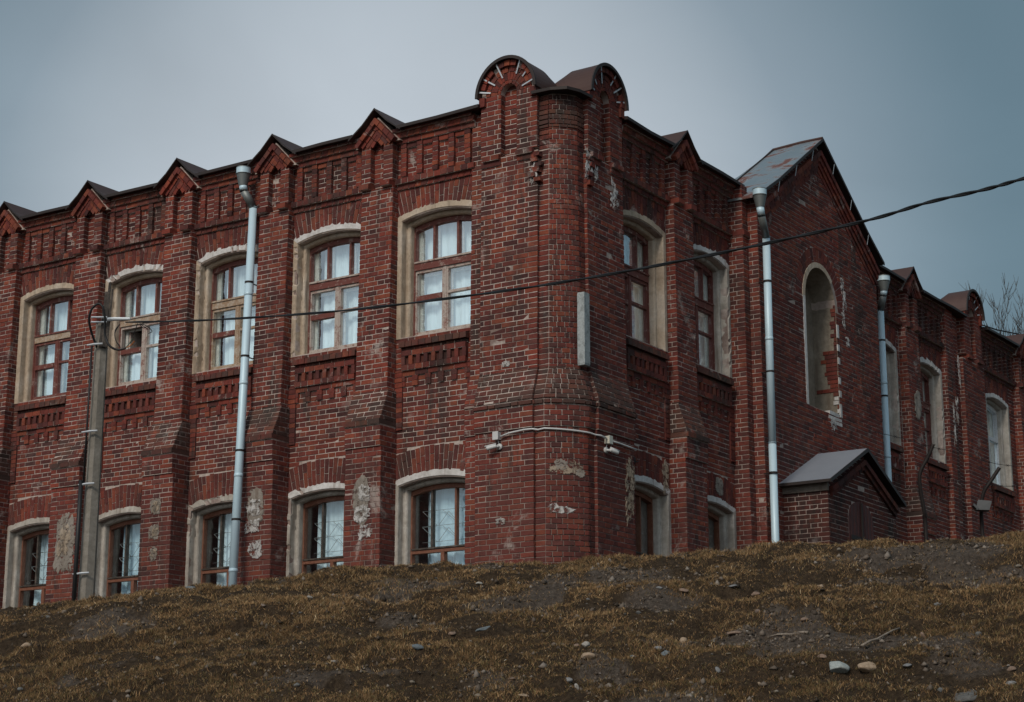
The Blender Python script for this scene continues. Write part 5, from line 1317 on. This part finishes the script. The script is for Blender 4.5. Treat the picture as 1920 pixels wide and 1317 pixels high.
# ------------------------------------------------------------------ bare trees behind
def tree(u,v,dist,seed,spread,label):
    g=random.Random(seed); top=ray(u,v)*dist/ray(u,v)[1]; bx,by=top[0],top[1]; bz=float(ground(bx,by)); H=top[2]-bz
    t=thing('bare_tree',label,'tree',(bx,by,bz),0,'bare trees behind the far wing')
    tr=MB('bark'); cr=MB('bark')
    def grow(p,d,L,r,lv):
        pts=[p]; q=np.array(p,float); dd=np.array(d,float); n=5 if lv<3 else 4
        for i in range(n):
            dd=dd+np.array([g.gauss(0,.10),g.gauss(0,.10),.05+.012*lv]); dd/=np.linalg.norm(dd); q=q+dd*L/n; pts.append(q.copy())
        rr=[r*(1-.55*i/n) for i in range(n+1)]
        (tr if lv==0 else cr).tube(pts,rr,'bark',7 if lv<2 else 4,False)
        if lv>=6: return
        nb=(8,5,5,4,3,3)[lv]
        for k in range(nb):
            f_=.30+.7*(k+1)/nb if lv else .45+.55*(k+1)/nb; idx=min(n,max(1,int(f_*n))); a=g.uniform(0,2*math.pi); sp=g.uniform(.22,.5)*spread*(1+.22*lv)
            e=np.array([math.cos(a)*sp,math.sin(a)*sp,0.]); nd=dd*.9+e; nd/=np.linalg.norm(nd)
            grow(pts[idx],nd,L*g.uniform(.50,.72),max(r*.52,.009),lv+1)
    grow((0,0,0),(0,0,1),H*.46,H*.0125,0)
    # scale so that the top twig reaches the measured height
    mz=float(np.percentile([p[2] for p in cr.v],99.3)); s=H/mz
    for b in (tr,cr): b.v=[(x*s,y*s,z*s) for x,y,z in b.v]
    tr.build('trunk',t,smooth=True); cr.build('branches',t,smooth=True)
tree(1897,597,62,3,.62,'tallest bare leafless tree rising behind the roof at the right edge')
tree(1868,628,66,8,.5,'smaller bare tree left of the tallest, closest to the rounded far gable')
tree(1942,612,64,15,.6,'bare tree partly cut off by the right edge of the photo')
m=MB('black'); m.tube([px3(1830,606,44),px3(1870,619,44.5),px3(1925,630,45),px3(2010,644,46)],.016,'black',6); ob=m.build('thin_wire',None); tag(ob,'thin dark wire crossing in front of the bare trees','wire')
# ------------------------------------------------------------------ light
w=bpy.data.worlds.new("World"); scene.world=w; w.use_nodes=True; nt=w.node_tree; nt.nodes.clear()
SUN_EL,SUN_AZ=R_(38),R_(205)   # azimuth clockwise from +Y
SKY_K=.10
def wn(t,**k):
    n=nt.nodes.new('ShaderNode'+t)
    for a,b in k.items(): setattr(n,a,b)
    return n
out=wn('OutputWorld'); bg=wn('Background'); bg.inputs['Strength'].default_value=SKY_K
sky=wn('TexSky',sky_type='NISHITA',sun_disc=False); sky.sun_elevation=SUN_EL; sky.sun_rotation=SUN_AZ; sky.air_density=1.3; sky.dust_density=2.5; sky.ozone_density=1.5
geo=wn('TexCoord'); mp=wn('Mapping'); mp.inputs['Scale'].default_value=(1.6,1.6,4.2); nt.links.new(geo.outputs['Generated'],mp.inputs['Vector'])
n1=wn('TexNoise'); n1.inputs['Scale'].default_value=1.5; n1.inputs['Detail'].default_value=6; n1.inputs['Roughness'].default_value=.5; n1.inputs['Distortion'].default_value=.5; nt.links.new(mp.outputs[0],n1.inputs['Vector'])
# glow of the thin cloud above the long front
gd=ray(760,500); gd/=np.linalg.norm(gd)
dt=wn('VectorMath',operation='DOT_PRODUCT'); nt.links.new(geo.outputs['Generated'],dt.inputs[0]); dt.inputs[1].default_value=tuple(gd)
mr=wn('MapRange',interpolation_type='SMOOTHSTEP'); nt.links.new(dt.outputs['Value'],mr.inputs['Value']); mr.inputs['From Min'].default_value=.950; mr.inputs['From Max'].default_value=1.0
cr=wn('ValToRGB'); e=cr.color_ramp.elements
CL=SKYCOL
e[0].position=0; e[0].color=(*CL[0],1); e[1].position=1; e[1].color=(*CL[2],1); x=e.new(.58); x.color=(*CL[1],1)
# wide bright sky lobe added behind the viewer to brighten panes and fronts
sdv=Vector((math.sin(SUN_AZ)*math.cos(R_(24)),math.cos(SUN_AZ)*math.cos(R_(24)),math.sin(R_(24))))
d2=wn('VectorMath',operation='DOT_PRODUCT'); nt.links.new(geo.outputs['Generated'],d2.inputs[0]); d2.inputs[1].default_value=tuple(sdv)
m2=wn('MapRange',interpolation_type='SMOOTHSTEP'); nt.links.new(d2.outputs['Value'],m2.inputs['Value']); m2.inputs['From Min'].default_value=.2; m2.inputs['From Max'].default_value=.9; m2.inputs['To Max'].default_value=1.0
mxx=wn('Math',operation='MAXIMUM'); nt.links.new(mr.outputs[0],mxx.inputs[0]); nt.links.new(m2.outputs[0],mxx.inputs[1])
nt.links.new(mxx.outputs[0],cr.inputs['Fac'])
nr=wn('MapRange'); nt.links.new(n1.outputs['Fac'],nr.inputs['Value']); nr.inputs['From Min'].default_value=.3; nr.inputs['From Max'].default_value=.7; nr.inputs['To Min'].default_value=.83; nr.inputs['To Max'].default_value=1.10
mm=wn('VectorMath',operation='SCALE'); nt.links.new(cr.outputs['Color'],mm.inputs[0]); nt.links.new(nr.outputs[0],mm.inputs['Scale'])
mx=wn('Mix',data_type='RGBA'); mx.inputs[0].default_value=.88; nt.links.new(sky.outputs[0],mx.inputs[6]); nt.links.new(mm.outputs[0],mx.inputs[7])
nt.links.new(mx.outputs[2],bg.inputs['Color']); nt.links.new(bg.outputs[0],out.inputs['Surface'])
sl=bpy.data.lights.new('sun','SUN'); sl.energy=SUNE; sl.angle=R_(14); sl.color=(1,.90,.78); so=bpy.data.objects.new('sun',sl); COL.objects.link(so)
sd_=Vector((math.sin(SUN_AZ)*math.cos(SUN_EL),math.cos(SUN_AZ)*math.cos(SUN_EL),math.sin(SUN_EL))); so.rotation_euler=sd_.to_track_quat('Z','Y').to_euler(); so.location=(-8,-10,20)
scene.view_settings.view_transform='Standard'; scene.view_settings.look='None'; scene.view_settings.exposure=EXPO; scene.view_settings.gamma=1
scene.render.engine='CYCLES'; scene.cycles.max_bounces=6; scene.cycles.diffuse_bounces=3; scene.cycles.transparent_max_bounces=8
